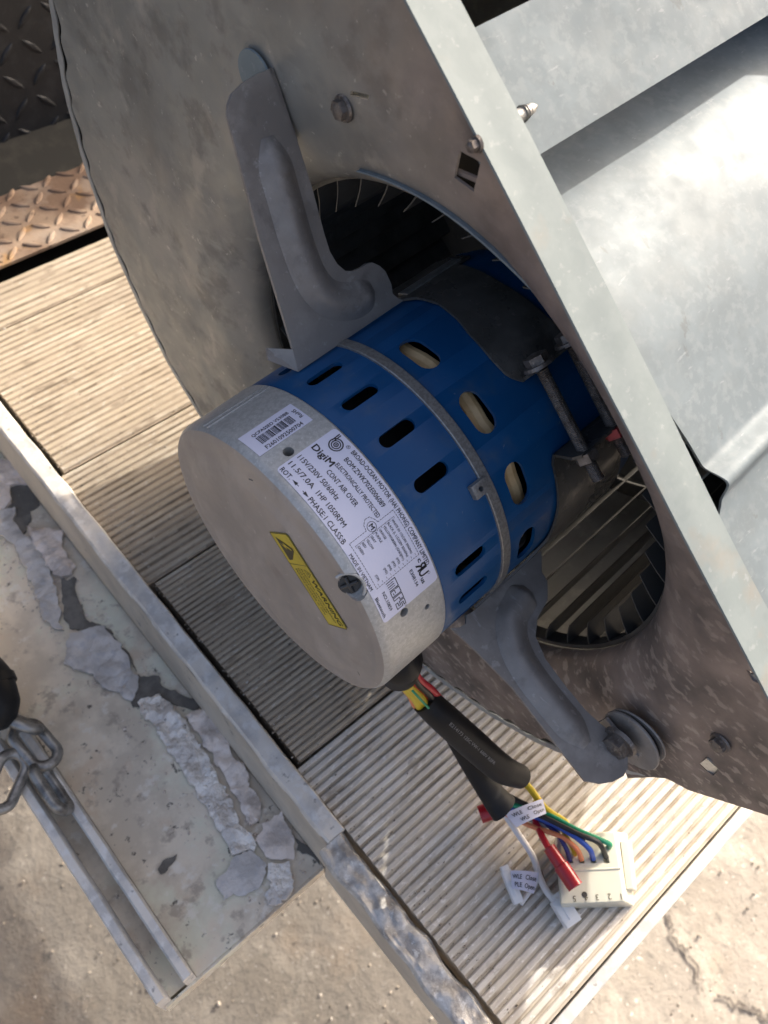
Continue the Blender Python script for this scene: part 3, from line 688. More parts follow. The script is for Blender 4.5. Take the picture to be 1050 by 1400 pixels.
# screws and small features of the panel
def screw_head(c, n, r=.0042, h=.0028, M=M_BOLT, parent=None, root=None, hexa=True, flange=True):
    x, y, d = basis(n); c = Vector(c)
    out = []
    if flange: out.append(tube([c, c + d * h * .35], [r * 1.35, r * 1.25], seg=24, n=1))
    P = [c + d * h * .35 + (x * math.cos(PI / 3 * k + .3) + y * math.sin(PI / 3 * k + .3)) * r for k in range(6)]
    out.append(prism(P, d * h * .8))
    out.append(tube([c + d * h * 1.15, c + d * h * 1.35], [r * .72, r * .3], seg=16, n=1))
    return part('screw', join(*out), M, root, parent=parent)
for px, py in ((470, 148), (985, 1015), (722, 405), (653, 196)):
    if (px, py) == (722, 405): continue
    screw_head(ons(px, py, SP), (-1, 0.1, 0), r=.0021 if 650 < px < 700 else .0036, root=house)
def tab(pts, s0, s1, m):
    P = [ons(x, y, s0 if i < 2 else s1) for i, (x, y) in enumerate(pts)]
    return part('bright_slot_tab', prism(P, (.0009, 0, 0)), m, house, smooth=False)
part('bright_slot_tab', prism([ons(x, y, SP + .003) for x, y in ((478, 124), (505, 130), (503, 136), (480, 131))], (.0008, 0, 0)), M_SHINY, house, smooth=False)  # polished plates in the slots imitate sunlit metal seen through them
part('bright_slot_tab', prism([ons(x, y, SP - .001 + .002 * (i > 1)) for i, (x, y) in enumerate(((957, 1044), (966, 1037), (983, 1052), (974, 1060)))], (.0008, 0, 0)), M_SHINY, house, smooth=False)
part('bright_slot_tab', prism([ons(x, y, SP + .001) for x, y in ((1022, 920), (1032, 923), (1043, 936), (1029, 929))], (.0008, 0, 0)), M_SHINY, house, smooth=False)
part('hole_shade_plate', prism([ons(x, y, SP + .011) for x, y in ((612, 190), (668, 210), (660, 280), (606, 262))], (.0008, 0, 0)), M_BLACK, house, smooth=False)  # added black plate in place of the dark void behind the square hole
part('cross_bar', prism([ons(x, y, SP + .002) for x, y in ((624, 232), (653, 244), (651, 250), (623, 238))], (.0012, 0, 0)), M_BROWN, house, smooth=False)
# pointed screw tip standing out beside the flange
p0 = onplane(712, 157, fl(0, 0, .0035), NF); p0.x = SP + SW - .008; tip = p0 + Vector((.0195, 0, 0))
pts = [p0, p0 + Vector((.012, 0, 0)), p0 + Vector((.0125, 0, 0)), p0 + Vector((.0175, 0, 0)), tip]
sv = [tube(pts, [.0022, .0022, .0022, .0016, .0004], seg=14, n=1)]
for k in range(5): sv.append(tube([p0 + Vector((.0125 + k * .0015, 0, 0)), p0 + Vector((.0131 + k * .0015, 0, 0))], [.0028 - k * .00042, .0018 - k * .0003], seg=14, n=1))
part('screw_tip', join(*sv), M_BAND, house)
# loose end piece at the cutoff below the panel
part('lower_lug', prism([ons(x, y, SP + .006) for x, y in ((852, 1046), (893, 1038), (912, 1062), (858, 1064))], (.03, 0, 0)), M_BROWN, house, smooth=False)

# ------------------------------------------------------------------ blower wheel inside
wheel = Root('squirrel_cage_fan', 'black squirrel cage fan with long straight blades inside the blower housing', 'fan', (.22, 0, -.13), 'F')
NB = 46; WI, WO = .1150, .1285; WS0, WS1 = .1065, .296
V, Fc = [], []
nb = 7
for e, th in ((0, 0), (1, .0008)):
    for s in (WS0, WS1):
        for k in range(nb):
            f = k / (nb - 1); r = WI + (WO - WI) * f; a = (.100 * f + .012 * math.sin(f * PI)) * 57.3 + th / r * 57.3
            V.append(ann(s, r, a))
o2 = 2 * nb
for k in range(nb - 1):
    Fc.append([k, k + 1, nb + k + 1, nb + k]); Fc.append([o2 + k, o2 + nb + k, o2 + nb + k + 1, o2 + k + 1])
Fc += [[0, nb, o2 + nb, o2], [nb - 1, o2 + nb - 1, o2 + 2 * nb - 1, 2 * nb - 1]]
for k in range(nb - 1): Fc += [[k, o2 + k, o2 + k + 1, k + 1], [nb + k, nb + k + 1, o2 + nb + k + 1, o2 + nb + k]]
bm_ = bpy.data.meshes.new('blade'); bm_.from_pydata([tuple(p) for p in V], [], Fc); bm_.update()
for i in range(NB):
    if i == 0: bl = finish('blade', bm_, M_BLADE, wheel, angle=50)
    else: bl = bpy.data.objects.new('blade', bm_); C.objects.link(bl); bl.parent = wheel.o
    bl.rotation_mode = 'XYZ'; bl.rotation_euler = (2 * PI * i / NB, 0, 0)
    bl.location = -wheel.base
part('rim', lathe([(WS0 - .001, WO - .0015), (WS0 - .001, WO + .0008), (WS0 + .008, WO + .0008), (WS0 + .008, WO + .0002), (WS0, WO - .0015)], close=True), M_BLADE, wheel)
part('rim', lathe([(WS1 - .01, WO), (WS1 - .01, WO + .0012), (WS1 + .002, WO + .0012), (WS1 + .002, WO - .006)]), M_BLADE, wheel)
def sun_window(ph, half=15, r0=.074, r1=.1195):
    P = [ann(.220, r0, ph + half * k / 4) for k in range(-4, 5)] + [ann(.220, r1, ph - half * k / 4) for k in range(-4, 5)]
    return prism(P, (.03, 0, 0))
part('centre_plate', boolean_cut(lathe([(.232, .006), (.232, .127), (.2335, .127), (.2335, .006)], close=True, seg=120), [sun_window(-128, 14, .074, .116)]), M_BLADE, wheel)  # cut-out added to let sun through onto the lower blades
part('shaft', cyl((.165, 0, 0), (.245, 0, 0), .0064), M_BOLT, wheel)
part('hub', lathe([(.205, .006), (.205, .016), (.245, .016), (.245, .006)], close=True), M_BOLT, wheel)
# ------------------------------------------------------------------ motor
motor = Root('blower_motor', 'blue and silver round electric motor mounted in the mouth of the blower', 'electric motor', (.08, 0, -.07), 'F')
RM = .070
def slot(s, phi, ls, lp, turn=0, n=10):
    """stadium cutter through the shell: half-lengths along s and round the motor"""
    P = []; L_, W_ = max(ls, lp), min(ls, lp)
    for side in (0, 1):
        for k in range(n + 1):
            a = -PI / 2 + PI * k / n + PI * side
            x = (L_ - W_) * (1 if side == 0 else -1) + W_ * math.cos(a); y = W_ * math.sin(a); P.append((x, y))
    if lp > ls: P = [(y, x) for x, y in P]
    er = ann(0, 1, phi); et = Vector((0, -er.z, er.y)); es = Vector((1, 0, 0))
    return prism([es * (s + x) + er * .058 + et * y for x, y in P], er * .02)
shell = lathe([(.0352, RM - .0016), (.0352, RM - .0003), (.0356, RM), (.160, RM), (.1660, RM - .0015), (.1690, RM - .006), (.1690, RM - .008), (.164, RM - .0035), (.158, RM - .0016)], seg=180, close=True)
cuts = [slot(.0518, ph, .0088, .0030) for ph in (51.9, 69.8, 87.4, 105.0, 122.8, 157.0, 172.4, 190)] + [slot(.0862, ph, .0054, .0098) for ph in (86.5, 115.3, 144.0, 173)]
sv_ = boolean_cut(shell, [join(*cuts)])
part('shell', sv_, M_BLUE, motor, angle=40)
part('core', lathe([(.030, .001), (.030, .050), (.074, .050), (.078, .046), (.160, .046), (.168, .058), (.168, .001)]), M_BLACK, motor)
# windings behind the round slots
def ring_pts(s, r, n=60, ph=0, wob=.0006): return [ann(s + wob * math.sin(k * 1.7 + ph), r + wob * math.sin(k * 1.1 + ph), 360 * k / n) for k in range(n)]
part('winding', tube(ring_pts(.0817, .0600), .0042, seg=10, closed=True), M_COIL, motor)
part('winding', tube(ring_pts(.0905, .0602, ph=2), .0042, seg=10, closed=True), M_COIL, motor)
for k in range(9):
    ph = 12 + 360 * k / 9 + (k % 3) * 4
    part('lacing', tube([ann(.0755, .060, ph), ann(.0817, .0652, ph + 1), ann(.0905, .0652, ph + 3), ann(.097, .060, ph + 4)], .0016, seg=6), M_BLACK, motor)
# end cap
prof = [(.0345, .0), (.0345, RM - .001), (.0351, RM - .0002), (.0343, RM + .0004), (.0335, RM + .0004), (.0040, RM + .0002), (.0022, RM - .0003), (.0008, RM - .0014), (.0001, RM - .0032), (-.0002, RM - .0060), (-.0004, .0590), (-.0010, .0560), (-.0018, .0535), (-.0021, .0500), (-.0022, .03), (-.0022, .0)]
capv = lathe(prof, seg=144)
def radial_cyl(s, phi, r, r0=.060, r1=.075): return cyl(ann(s, r0, phi), ann(s, r1, phi), r, seg=24)
def ball(c, r, seg=20):
    bm = bmesh.new(); bmesh.ops.create_uvsphere(bm, u_segments=seg, v_segments=seg // 2 + 2, radius=r)
    v = [p.co + Vector(c) for p in bm.verts]; f = [[q.index for q in p.verts] for p in bm.faces]; bm.free(); return v, f
KO = 135.5
def facebox(u, w_, L, W, ang, d=.003):
    return box((-.001, u, w_), (d, L, W), M=Matrix.Rotation(R_(ang), 3, 'X'))
ccut = [radial_cyl(.0135, 89.0, .0022), radial_cyl(.0147, 154.6, .0020), radial_cyl(.0255, 160.0, .0013), ball(ann(.0002, .0680, KO), .0064),
        facebox(.0078, .0581, .0030, .0006, 150), facebox(-.0169, -.0557, .0026, .0006, 30), facebox(-.0555, -.022, .0026, .0006, 60), facebox(.0510, -.0455, .006, .0030, 45, d=.004)]
part('end_cap', boolean_cut(capv, [join(*ccut)]), [M_CAP, M_FACE], motor, angle=28)
cap = bpy.data.objects['end_cap']; me = cap.data
idx = []
for pl in me.polygons:
    c = pl.center + motor.base; r = math.hypot(c.y, c.z); idx.append(1 if (c.x < .0006 and r < RM - .0018) else 0)
me.polygons.foreach_set('material_index', idx)
part('cap_seam', join(box(ann(.0180, RM + .0004, 57.5), (.032, .0012, .0010), M=Matrix.Rotation(R_(57.5 - 90), 3, 'X'), bev=.0003),
                      box(ann(.0180, RM + .0003, 54.5), (.032, .0009, .0010), M=Matrix.Rotation(R_(54.5 - 90), 3, 'X'), bev=.0003)), M_CAP, motor)
# plastic plug in the knocked-out opening
kn = (ann(0, 1, KO) * .8 + Vector((-.6, 0, 0))).normalized(); kc = ann(.0018, .0640, KO); kx, ky, kd = basis(kn)
kc = kc - kd * .0016
plug = [cyl(kc - kd * .001, kc + kd * .0014, .0042, seg=20)]
for a in (0.5, 0.5 + PI / 2):
    ax = kx * math.cos(a) + ky * math.sin(a); plug.append(tube([kc + kd * .0018 - ax * .0034, kc + kd * .0022, kc + kd * .0018 + ax * .0034], .0008, seg=8, n=4))
M_PLUG = material('dark_plug_plastic', (.05, .048, .046), rough=.35)
part('plug', join(*plug), M_PLUG, motor)
rimP = [kc + kd * .0046 + (kx * math.cos(a) + ky * math.sin(a)) * .0062 for a in [PI * (.05 + .9 * k / 14) + 2.6 for k in range(15)]]
part('plug_rim', tube(rimP, .00065, seg=8, n=1), M_CAP, motor)
# strap with its nub
part('strap', lathe([(.0692, RM), (.0692, RM + .0010), (.0696, RM + .0013), (.0738, RM + .0013), (.0742, RM + .0010), (.0742, RM)], seg=160), M_BAND, motor)
Mn = Matrix.Rotation(R_(135.5 - 90), 3, 'X')
part('strap_nub', boolean_cut(box(ann(.0672, RM + .0014, 135.3), (.0085, .0062, .0030), M=Mn, bev=.0005), [radial_cyl(.0668, 135.3, .0012)]), M_BAND, motor)
# cable grommet
gphi = -149
g0 = ann(.0215, .066, gphi); gd = (ann(0, 1, gphi) * .50 + Vector((-.01, .35, -.86))).normalized()
G1 = ann(.0215, RM, gphi) + gd * .013
part('grommet', join(tube([g0, ann(.0215, RM, gphi), G1], [.0112, .0108, .0090], seg=24, n=3)), M_RUBBER, motor)
# ---- printed labels
def text_mesh(s, bold=False):
    cu = bpy.data.curves.new('t', 'FONT'); cu.body = s; cu.size = 1; cu.resolution_u = 2
    o = bpy.data.objects.new('t', cu); C.objects.link(o); dg = bpy.context.evaluated_depsgraph_get()
    me = bpy.data.meshes.new_from_object(o.evaluated_get(dg))
    v = [p.co.copy() for p in me.vertices]; f = [list(p.vertices) for p in me.polygons]
    bpy.data.objects.remove(o); bpy.data.curves.remove(cu); bpy.data.meshes.remove(me)
    return v, f
def put(s, x0, x1, yb, h, bold=False, rot=0, mirror=False):
    """text in flat label millimetres: from x0 to x1 on baseline yb, capital height h (rot: 0, 90 or 180 about its start)"""
    v, f = text_mesh(s, bold)
    if not v: return [], []
    xa, xb = min(p.x for p in v), max(p.x for p in v); L = abs(x1 - x0); ch = .70
    out = []
    if True:
        n0 = len(v); f0 = list(f)
        for q, (dx, dy) in enumerate(((.035, 0), (0, .03), (.035, .03)) if bold else ((.02, 0), (0, .018))):
            v = v + [p + Vector((dx, dy, 0)) for p in v[:n0]]; f = f + [[i + n0 * (q + 1) for i in g_] for g_ in f0]
    for p in v:
        x = (p.x - xa) / (xb - xa) * L; y = p.y / ch * h
        if mirror: x = L - x
        if rot == 0: out.append(Vector((x0 + x, yb + y, 0)))
        elif rot == 180: out.append(Vector((x0 - x, yb - y, 0)))
        elif rot == 90: out.append(Vector((yb - y, x0 + x, 0)))
        elif rot == -90: out.append(Vector((yb + y, x0 - x, 0)))
    return out, f
def stroke(P, wd, closed=False):
    P = [Vector((p[0], p[1], 0)) for p in P]; V, Fc = [], []
    Q = P + [P[0]] if closed else P
    for a, b in zip(Q, Q[1:]):
        d = (b - a).normalized(); n = Vector((-d.y, d.x, 0)) * wd / 2; e = d * wd / 2 * .9; k = len(V)
        V += [a - e - n, b + e - n, b + e + n, a - e + n]; Fc.append([k, k + 1, k + 2, k + 3])
    return V, Fc
def dashed(P, wd, dash=.7, gap=.5, closed=True):
    out = []; Q = [Vector((p[0], p[1], 0)) for p in P]; Q = Q + [Q[0]] if closed else Q
    for a, b in zip(Q, Q[1:]):
        L = (b - a).length; d = (b - a) / L; t = 0
        while t < L: out.append(stroke([a + d * t, a + d * min(L, t + dash)], wd)); t += dash + gap
    return join(*out)
def arc(cx, cy, r, a0, a1, n=18): return [(cx + r * math.cos(R_(a0 + (a1 - a0) * k / n)), cy + r * math.sin(R_(a0 + (a1 - a0) * k / n))) for k in range(n + 1)]
MMD = RM * PI / 180 * 1000                     # millimetres per degree round the motor
PH0 = 91.6
def on_motor(v, lift): return ann(v.y / 1000, RM + .0004 + lift, PH0 + v.x / MMD)
def rounded(x0, y0, x1, y1, r, n=5, nx=40):
    P = []
    for cx, cy, a in ((x1 - r, y0 + r, -90), (x1 - r, y1 - r, 0), (x0 + r, y1 - r, 90), (x0 + r, y0 + r, 180)): P += arc(cx, cy, r, a, a + 90, n)
    return P
def label_sheet(x0, y0, x1, y1, r, fn, nx=40, th=.00012):
    """rounded rectangle cut in strips so it can follow the curve"""
    V, Fc = [], []
    xs = sorted(set([x0 + (x1 - x0) * k / nx for k in range(nx + 1)] + [x0 + r * (1 - math.cos(R_(a))) for a in (30, 60, 90)] + [x1 - r * (1 - math.cos(R_(a))) for a in (30, 60, 90)]))
    for lift in (0, th):
        for x in xs:
            d = min(x - x0, x1 - x); c = 0 if d >= r else r - math.sqrt(max(0, r * r - (r - d) ** 2))
            V += [fn(Vector((x, y0 + c, 0)), lift), fn(Vector((x, y1 - c, 0)), lift)]
    n = len(xs)
    for i in range(n - 1):
        a = 2 * i; b = 2 * n + a; Fc += [[a, a + 1, a + 3, a + 2], [b, b + 2, b + 3, b + 1], [a, a + 2, b + 2, b], [a + 1, b + 1, b + 3, a + 3]]
    Fc += [[0, 2 * n, 2 * n + 1, 1], [2 * n - 2, 2 * n - 1, 4 * n - 1, 4 * n - 2]]
    return V, Fc
def X(phi): return (phi - PH0) * MMD
NPX1 = X(152.6)
nplate = part('nameplate', label_sheet(0, 4.7, NPX1, 34.0, 1.6, on_motor), M_LABEL, motor, label='white printed nameplate sticker')
T = [put('BROAD-OCEAN MOTOR (HAI PHONG) COMPANY LIMITED', X(101.5), X(145.3), 31.0, 2.0), put('BOM:ZWK702E006089', X(102), X(120.8), 26.9, 2.1),
     put('ELECTRONICALLY PROTECTED', X(101.7), X(122.4), 22.8, 1.9), put('CONT AIR OVER', X(101.8), X(115.6), 18.2, 2.1), put('115V/230V 50/60Hz', X(92.6), X(110.6), 13.9, 2.2),
     put('11.5/7.0A', X(92.5), X(103.4), 9.5, 2.2), put('1HP 1050RPM', X(105.2), X(118.3), 9.5, 2.2), put('ROT.', X(92.5), X(97.0), 5.5, 2.1), put('PHASE:1 CLASS:B', X(105.4), X(122.3), 5.5, 2.2),
     put('MADE IN VIETNAM', X(126.0), X(139.4), 5.2, 1.5), put('DigiM', X(92.5), X(101.2), 20.8, 2.9, bold=True), put('M', X(122.6), X(124.2), 18.2, 2.0, bold=True),
     put('E308134', X(142.7), X(149.2), 23.4, 1.4), put('NO.10859', X(142.6), X(149.9), 9.0, 1.4), put('Bluetooth', X(142.6), X(150.4), 5.4, 1.4)]
# arrow both ways
T += [stroke([(X(98.2), 6.5), (X(104.4), 6.5)], .3)]
T += [([Vector((X(97.6), 6.5, 0)), Vector((X(99.6), 5.8, 0)), Vector((X(99.6), 7.2, 0))], [[0, 1, 2]]), ([Vector((X(105), 6.5, 0)), Vector((X(103), 7.2, 0)), Vector((X(103), 5.8, 0))], [[0, 1, 2]])]
# ring logo
lx, ly = X(96.6), 29.0
T += [stroke(arc(lx, ly, 2.7, 150, -200, 30), .5), stroke(arc(lx, ly, 1.75, 150, -200, 26), .42), stroke(arc(lx, ly, .85, 0, 360, 18), .4), stroke([(lx - 2.5, ly + .4), (lx - 2.6, ly + 4.0)], .5), stroke([(lx - 1.7, ly + .2), (lx - 1.8, ly + 4.0)], .42), stroke(arc(lx, ly, .3, 0, 360, 8), .25)]
T += [stroke(arc(X(99.6), 32.0, .75, 0, 360, 16), .14), put('R', X(99.35), X(99.95), 31.65, .75)]
# wiring box
T += [dashed([(X(123.4), 8.0), (X(140.2), 8.0), (X(140.2), 30.2), (X(123.4), 30.2), (X(123.4), 22.4), (X(122.3), 21.9), (X(120.6), 20.6), (X(120.4), 18.6), (X(121.6), 16.8), (X(123.4), 16.4)], .2)]
T += [stroke(arc(X(123.4), 19.2, 1.9, 0, 360, 24), .2)]
rows = ['GREEN', 'RED', 'YELLOW', 'GRAY', 'PURPLE', 'ORANGE', 'YELLOW/GREEN (GND)', 'BLACK (L 115/230V 50/60Hz)', 'WHITE (N 115/230V 50/60Hz)']
tags = ['(COM)', '', '(M5)', '(M4)', '(M3)', '(M2)', '(M1)', '', '']
for k, rw in enumerate(rows):
    y0 = 9.4 + k * 2.17; xl = X(125.1)
    T += [stroke([(xl, y0), (X(139.6), y0)], .14), put(rw, xl + .5, xl + .5 + min(15.5, len(rw) * .74), y0 + .5, 1.05)]
    if tags[k]: T += [put(tags[k], X(136.2), X(138.3), y0 + .5, 1.0)]
T += [stroke([(X(125.1), 9.4), (X(125.1), 9.4 + 9 * 2.17)], .14), stroke([(X(125.1), 9.4 + 9 * 2.17), (X(139.6), 9.4 + 9 * 2.17)], .14)]
# component mark: small c, reversed R joined to U, small us
T += [put('c', X(141.3), X(142.5), 28.5, 2.0, bold=True), put('R', X(142.9), X(145.2), 26.6, 4.6, bold=True, mirror=True), put('U', X(145.1), X(147.5), 26.6, 4.6, bold=True), put('us', X(147.9), X(149.9), 26.4, 2.0, bold=True), stroke(arc(X(148.0), 31.0, .55, 0, 360, 12), .12)]
# square lettered maker's mark
def sq(x, y, wd, h, kind):
    t = .34
    if kind == 'm': return [stroke([(x, y), (x, y + h), (x + wd, y + h), (x + wd, y)], t), stroke([(x + wd / 2, y), (x + wd / 2, y + h * .7)], t), stroke([(x + wd * .25, y), (x + wd * .25, y + h * .7)], t * .8), stroke([(x + wd * .75, y), (x + wd * .75, y + h * .7)], t * .8)]
    if kind == 'a': return [stroke([(x, y + h * .6), (x, y + h), (x + wd, y + h), (x + wd, y), (x, y), (x, y + h * .45), (x + wd * .6, y + h * .45)], t), stroke([(x + wd * .45, y + h * .22), (x + wd * .75, y + h * .22)], t)]
    if kind == 'r': return [stroke([(x, y), (x, y + h), (x + wd, y + h), (x + wd, y + h * .6), (x + wd * .5, y + h * .6), (x + wd * .5, y), (x, y)], t)]
    return [stroke([(x + wd, y + h), (x, y + h), (x, y + h * .45), (x + wd * .6, y + h * .45), (x + wd * .6, y + h * .25), (x, y + h * .25), (x, y), (x + wd, y), (x + wd, y + h * .62), (x + wd * .4, y + h * .62), (x + wd * .4, y + h * .8), (x + wd, y + h * .8), (x + wd, y + h)], t)]
mx = X(141.0)
for kd_, wd in (('m', 3.7), ('a', 2.5), ('r', 2.3), ('s', 2.6)):
    T += sq(mx, 12.3, wd, 4.4, kd_); mx += wd + .55
T += [stroke(arc(mx + .5, 16.4, .45, 0, 360, 10), .12)]
v, f = join(*T)
part('print', ([on_motor(p, .00022) for p in v], f), M_INK, motor, parent=nplate, smooth=False, recalc=False, weld=False)
# barcode label, reading along the motor
def on_bar(v, lift): return ann(v.x / 1000, RM + .0004 + lift, 90 - v.y / MMD)   # x along s, y up = towards smaller phi
def Yb(phi): return (90 - phi) * MMD
V, Fc = [], []; ny = 8
x0, x1, y0, y1 = 4.2, 30.3, Yb(84.6), Yb(73.4)
for lift in (0, .00012):
    for k in range(ny + 1):
        y = y0 + (y1 - y0) * k / ny; V += [on_bar(Vector((x0, y, 0)), lift), on_bar(Vector((x1, y, 0)), lift)]
n2 = 2 * (ny + 1)
for k in range(ny):
    a = 2 * k; Fc += [[a, a + 1, a + 3, a + 2], [n2 + a, n2 + a + 2, n2 + a + 3, n2 + a + 1], [a, a + 2, n2 + a + 2, n2 + a], [a + 1, n2 + a + 1, n2 + a + 3, a + 3]]
Fc += [[0, n2, n2 + 1, 1], [2 * ny, 2 * ny + 1, n2 + 2 * ny + 1, n2 + 2 * ny]]
blab = part('barcode_label', (V, Fc), M_LABEL, motor, label='small white barcode sticker')
T = [put('QCPASSED V530BB', 8.4, 26.2, Yb(76.9), 1.6), put('F2601092500704', 8.5, 26.4, Yb(84.0), 1.9), put('RoHS', Yb(81.2), Yb(76.6), 29.2, 1.7, rot=90)]
rb = random.Random(5); x = 9.0
while x < 25.6:
    wd = rb.choice([.14, .14, .26, .26, .42]); T.append(stroke([(x, Yb(81.2)), (x, Yb(77.8))], wd)); x += wd + rb.choice([.16, .2, .34])
v, f = join(*T)
part('print', ([on_bar(p, .00022) for p in v], f), M_INK, motor, parent=blab, smooth=False, recalc=False, weld=False)
# yellow warning label on the end face
WA = Vector((-.0036, .0359)); WR = Vector((-.0359, -.0314)).normalized(); WU = Vector((-.0314, .0359)).normalized() * -1
WU = Vector((-WR.y, WR.x)); WU = WU if WU.dot(Vector((-.0134, .014))) > 0 else -WU
def on_face(v, lift): p = WA + WR * (v.x / 1000) + WU * (v.y / 1000); return Vector((-.0025 - lift, p.x, p.y))
wl = part('warning_label', (lambda P: prism([on_face(Vector(p + (0,)), 0) for p in P], (-.0001, 0, 0)))([(0, 0), (47, 0), (47, 16), (45.8, 17.3), (1.6, 17.3), (.3, 15.8)]), M_YEL, motor, label='yellow and black warning sticker', smooth=False)
T = [stroke([(.3, .3), (46.7, .3), (46.7, 16.6), (45.5, 17.0), (1.8, 17.0), (.5, 15.8)], .35, closed=True), stroke([(15.5, .3), (15.5, 17)], .25)]
T += [([Vector((2.2, 3.4, 0)), Vector((13.6, 3.0, 0)), Vector((13.2, 6.5, 0)), Vector((8.6, 13.6, 0)), Vector((7.2, 13.6, 0))], [[0, 1, 2, 3, 4]])]
T += [put('WARNING', 22.5, 45.3, 11.6, 3.6, bold=True), stroke([(17.6, 11.8), (21.6, 11.8), (19.6, 15.4)], .3, closed=True), stroke([(19.6, 12.6), (19.6, 14.0)], .4)]
T += [put('ELECTRICAL SHOCK HAZARD', 17.5, 44.5, 8.4, 1.5), put('DO NOT OPEN COVER', 17.5, 40, 5.6, 1.5), put('WHEN POWER IS ON', 17.5, 41, 2.9, 1.5)]
v, f = join(*T)
part('print', ([on_face(p, .00020) for p in v], f), M_FADEINK, motor, parent=wl, smooth=False, recalc=False, weld=False)
T = [([Vector((7.6, 12.0, 0)), Vector((8.6, 12.0, 0)), Vector((6.6, 8.0, 0)), Vector((8.2, 8.2, 0)), Vector((5.0, 4.4, 0)), Vector((6.2, 7.2, 0)), Vector((4.8, 7.2, 0))], [[0, 6, 5, 4, 3, 2, 1]])]
v, f = join(*T)
part('lightning_mark', ([on_face(p, .00034) for p in v], f), M_YEL, motor, parent=wl, smooth=False, recalc=False, weld=False)

# ------------------------------------------------------------------ mounting bracket (belly band, two arms, bolts)
brk = Root('mounting_bracket', 'dark galvanised belly band bracket clamping the motor with two long stamped arms', 'mounting bracket', (.1, 0, -.07), 'F')
RB0, RB1 = RM + .0008, RM + .0020
E1, E2 = 116.5, 143.5
front = [(56, .1065), (60, .1095), (64, .1120), (74, .1130), (85, .1105), (92, .1080), (104, .1062), (111, .1066), (114, .1085), (117, .1120), (143, .1080), (146, .1055), (165, .1050), (183, .1020), (190, .0900), (197, .0600)]
bkt = [(56, .1440), (82, .1410), (104, .1420), (117, .1460), (143, .1460), (165, .150), (197, .152)]
part('band', patch(fr(58, E1, 40), lambda p: interp(front, p), lambda p: interp(bkt, p), RB0, RB1, ns=10), M_BELLY, brk, angle=40)
part('band', patch(fr(E2, 197, 36), lambda p: interp(front, p), lambda p: interp(bkt, p), RB0, RB1, ns=10), M_BELLY, brk, angle=40)
part('band', patch(fr(197.3, 419.5, 80), lambda p: .110, lambda p: .152, RB0, RB1, ns=4), M_BELLY, brk, angle=40)
part('band_lip', patch(fr(53.5, 58.6, 5), lambda p: .1125, lambda p: .1475, RB0 + .0006, RB1 + .0006, ns=6), M_SHINY, brk)
def ear(phi, s0, s1, sgn):
    er = ann(0, 1, phi); et = Vector((0, -er.z, er.y)) * sgn; es = Vector((1, 0, 0)); th = .0014
    c0 = .0028
    P = [(s0, 0), (s0, .0105), (s0 + c0, .0135), (s1 - c0, .0135), (s1, .0105), (s1, 0)]
    return prism([es * a + er * (RB0 + b) for a, b in P], et * -th)
part('ear', ear(E1, .1120, .1460, 1), M_BELLY, brk, smooth=False); part('ear', ear(E2, .1080, .1460, -1), M_BELLY, brk, smooth=False)
mid = (E1 + E2) / 2; er = ann(0, 1, mid); et = Vector((0, -er.z, er.y)); hh = .0790 * math.tan(R_((E2 - E1) / 2))
def threads(a, b, r, pitch=.0009):
    n = int((b - a).length / pitch * 2); V = []
    P = [a.lerp(b, k / n) for k in range(n + 1)]; return tube(P, [r if k % 2 else r * .84 for k in range(n + 1)], seg=12, n=1)
for s, mt in ((.1150, M_BOLT), (.1345, M_REDNUT)):
    c = Vector((s, 0, 0)) + er * .0790
    bt = part('bolt', join(threads(c - et * hh, c + et * (hh + .0155), .0027)), M_BOLT, brk, angle=10)
    h = screw_head(c - et * (hh + .0015), -et, r=.0052, h=.0042, root=brk, parent=bt); h.name = 'bolt_head'
    x_, y_, d_ = basis(et); nc = c + et * (hh + .0014)
    part('nut', prism([nc + (x_ * math.cos(PI / 3 * k) + y_ * math.sin(PI / 3 * k)) * .0052 for k in range(6)], et * .0042), mt, brk, parent=bt, smooth=False)
# arms: stamped plates in planes through the motor axis
def arm(outl, phi, spine, thick=.0016, side=1, hgt=.0042, wid=.0085):
    a = R_(phi); er = Vector((0, math.cos(a), math.sin(a))); n = Vector((0, -math.sin(a), math.cos(a))) * side
    P3 = [Vector((s, 0, 0)) + er * r for s, r in outl]
    V, Fc = prism(P3, n * -thick)
    # stamped rib following the spine, bell-shaped section merging into the plate
    C_ = catmull([Vector((s, 0, 0)) + er * r for s, r in spine], 8); N_ = len(C_); V2, F2 = [], []; m = 13
    for i, p in enumerate(C_):
        t = (C_[min(i + 1, N_ - 1)] - C_[max(i - 1, 0)]).normalized(); x = t.cross(n)
        e = min(i, N_ - 1 - i) / 5.0; k = math.sin(min(1, e) * PI / 2) if e < 1 else 1; k = max(k, .02)
        for j in range(m):
            q = -1 + 2 * j / (m - 1); V2.append(p + x * (q * wid * (.35 + .65 * k)) + n * (hgt * k * (.5 + .5 * math.cos(PI * q)) ** .55 + .00012))
    for i in range(N_ - 1):
        for j in range(m - 1): F2.append([i * m + j, i * m + j + 1, (i + 1) * m + j + 1, (i + 1) * m + j])
    return (V, Fc), (V2, F2), er, n
A1 = [(.047, .0705), (.0487, .0789), (.0536, .1261), (.0566, .1460), (.0590, .1620), (.0600, .1680), (.0618, .1712), (.0650, .1738), (.0709, .1756), (.0775, .1762), (.0845, .1760), (.0845, .168), (.0842, .1518), (.0832, .1317), (.0815, .1150), (.0811, .1070), (.0824, .1011), (.0850, .0968), (.0885, .0950), (.093, .0944), (.0962, .0946), (.0991, .0938), (.1020, .0910), (.1041, .0874), (.1049, .0809), (.1041, .0768), (.1063, .0735), (.1085, .0715)]
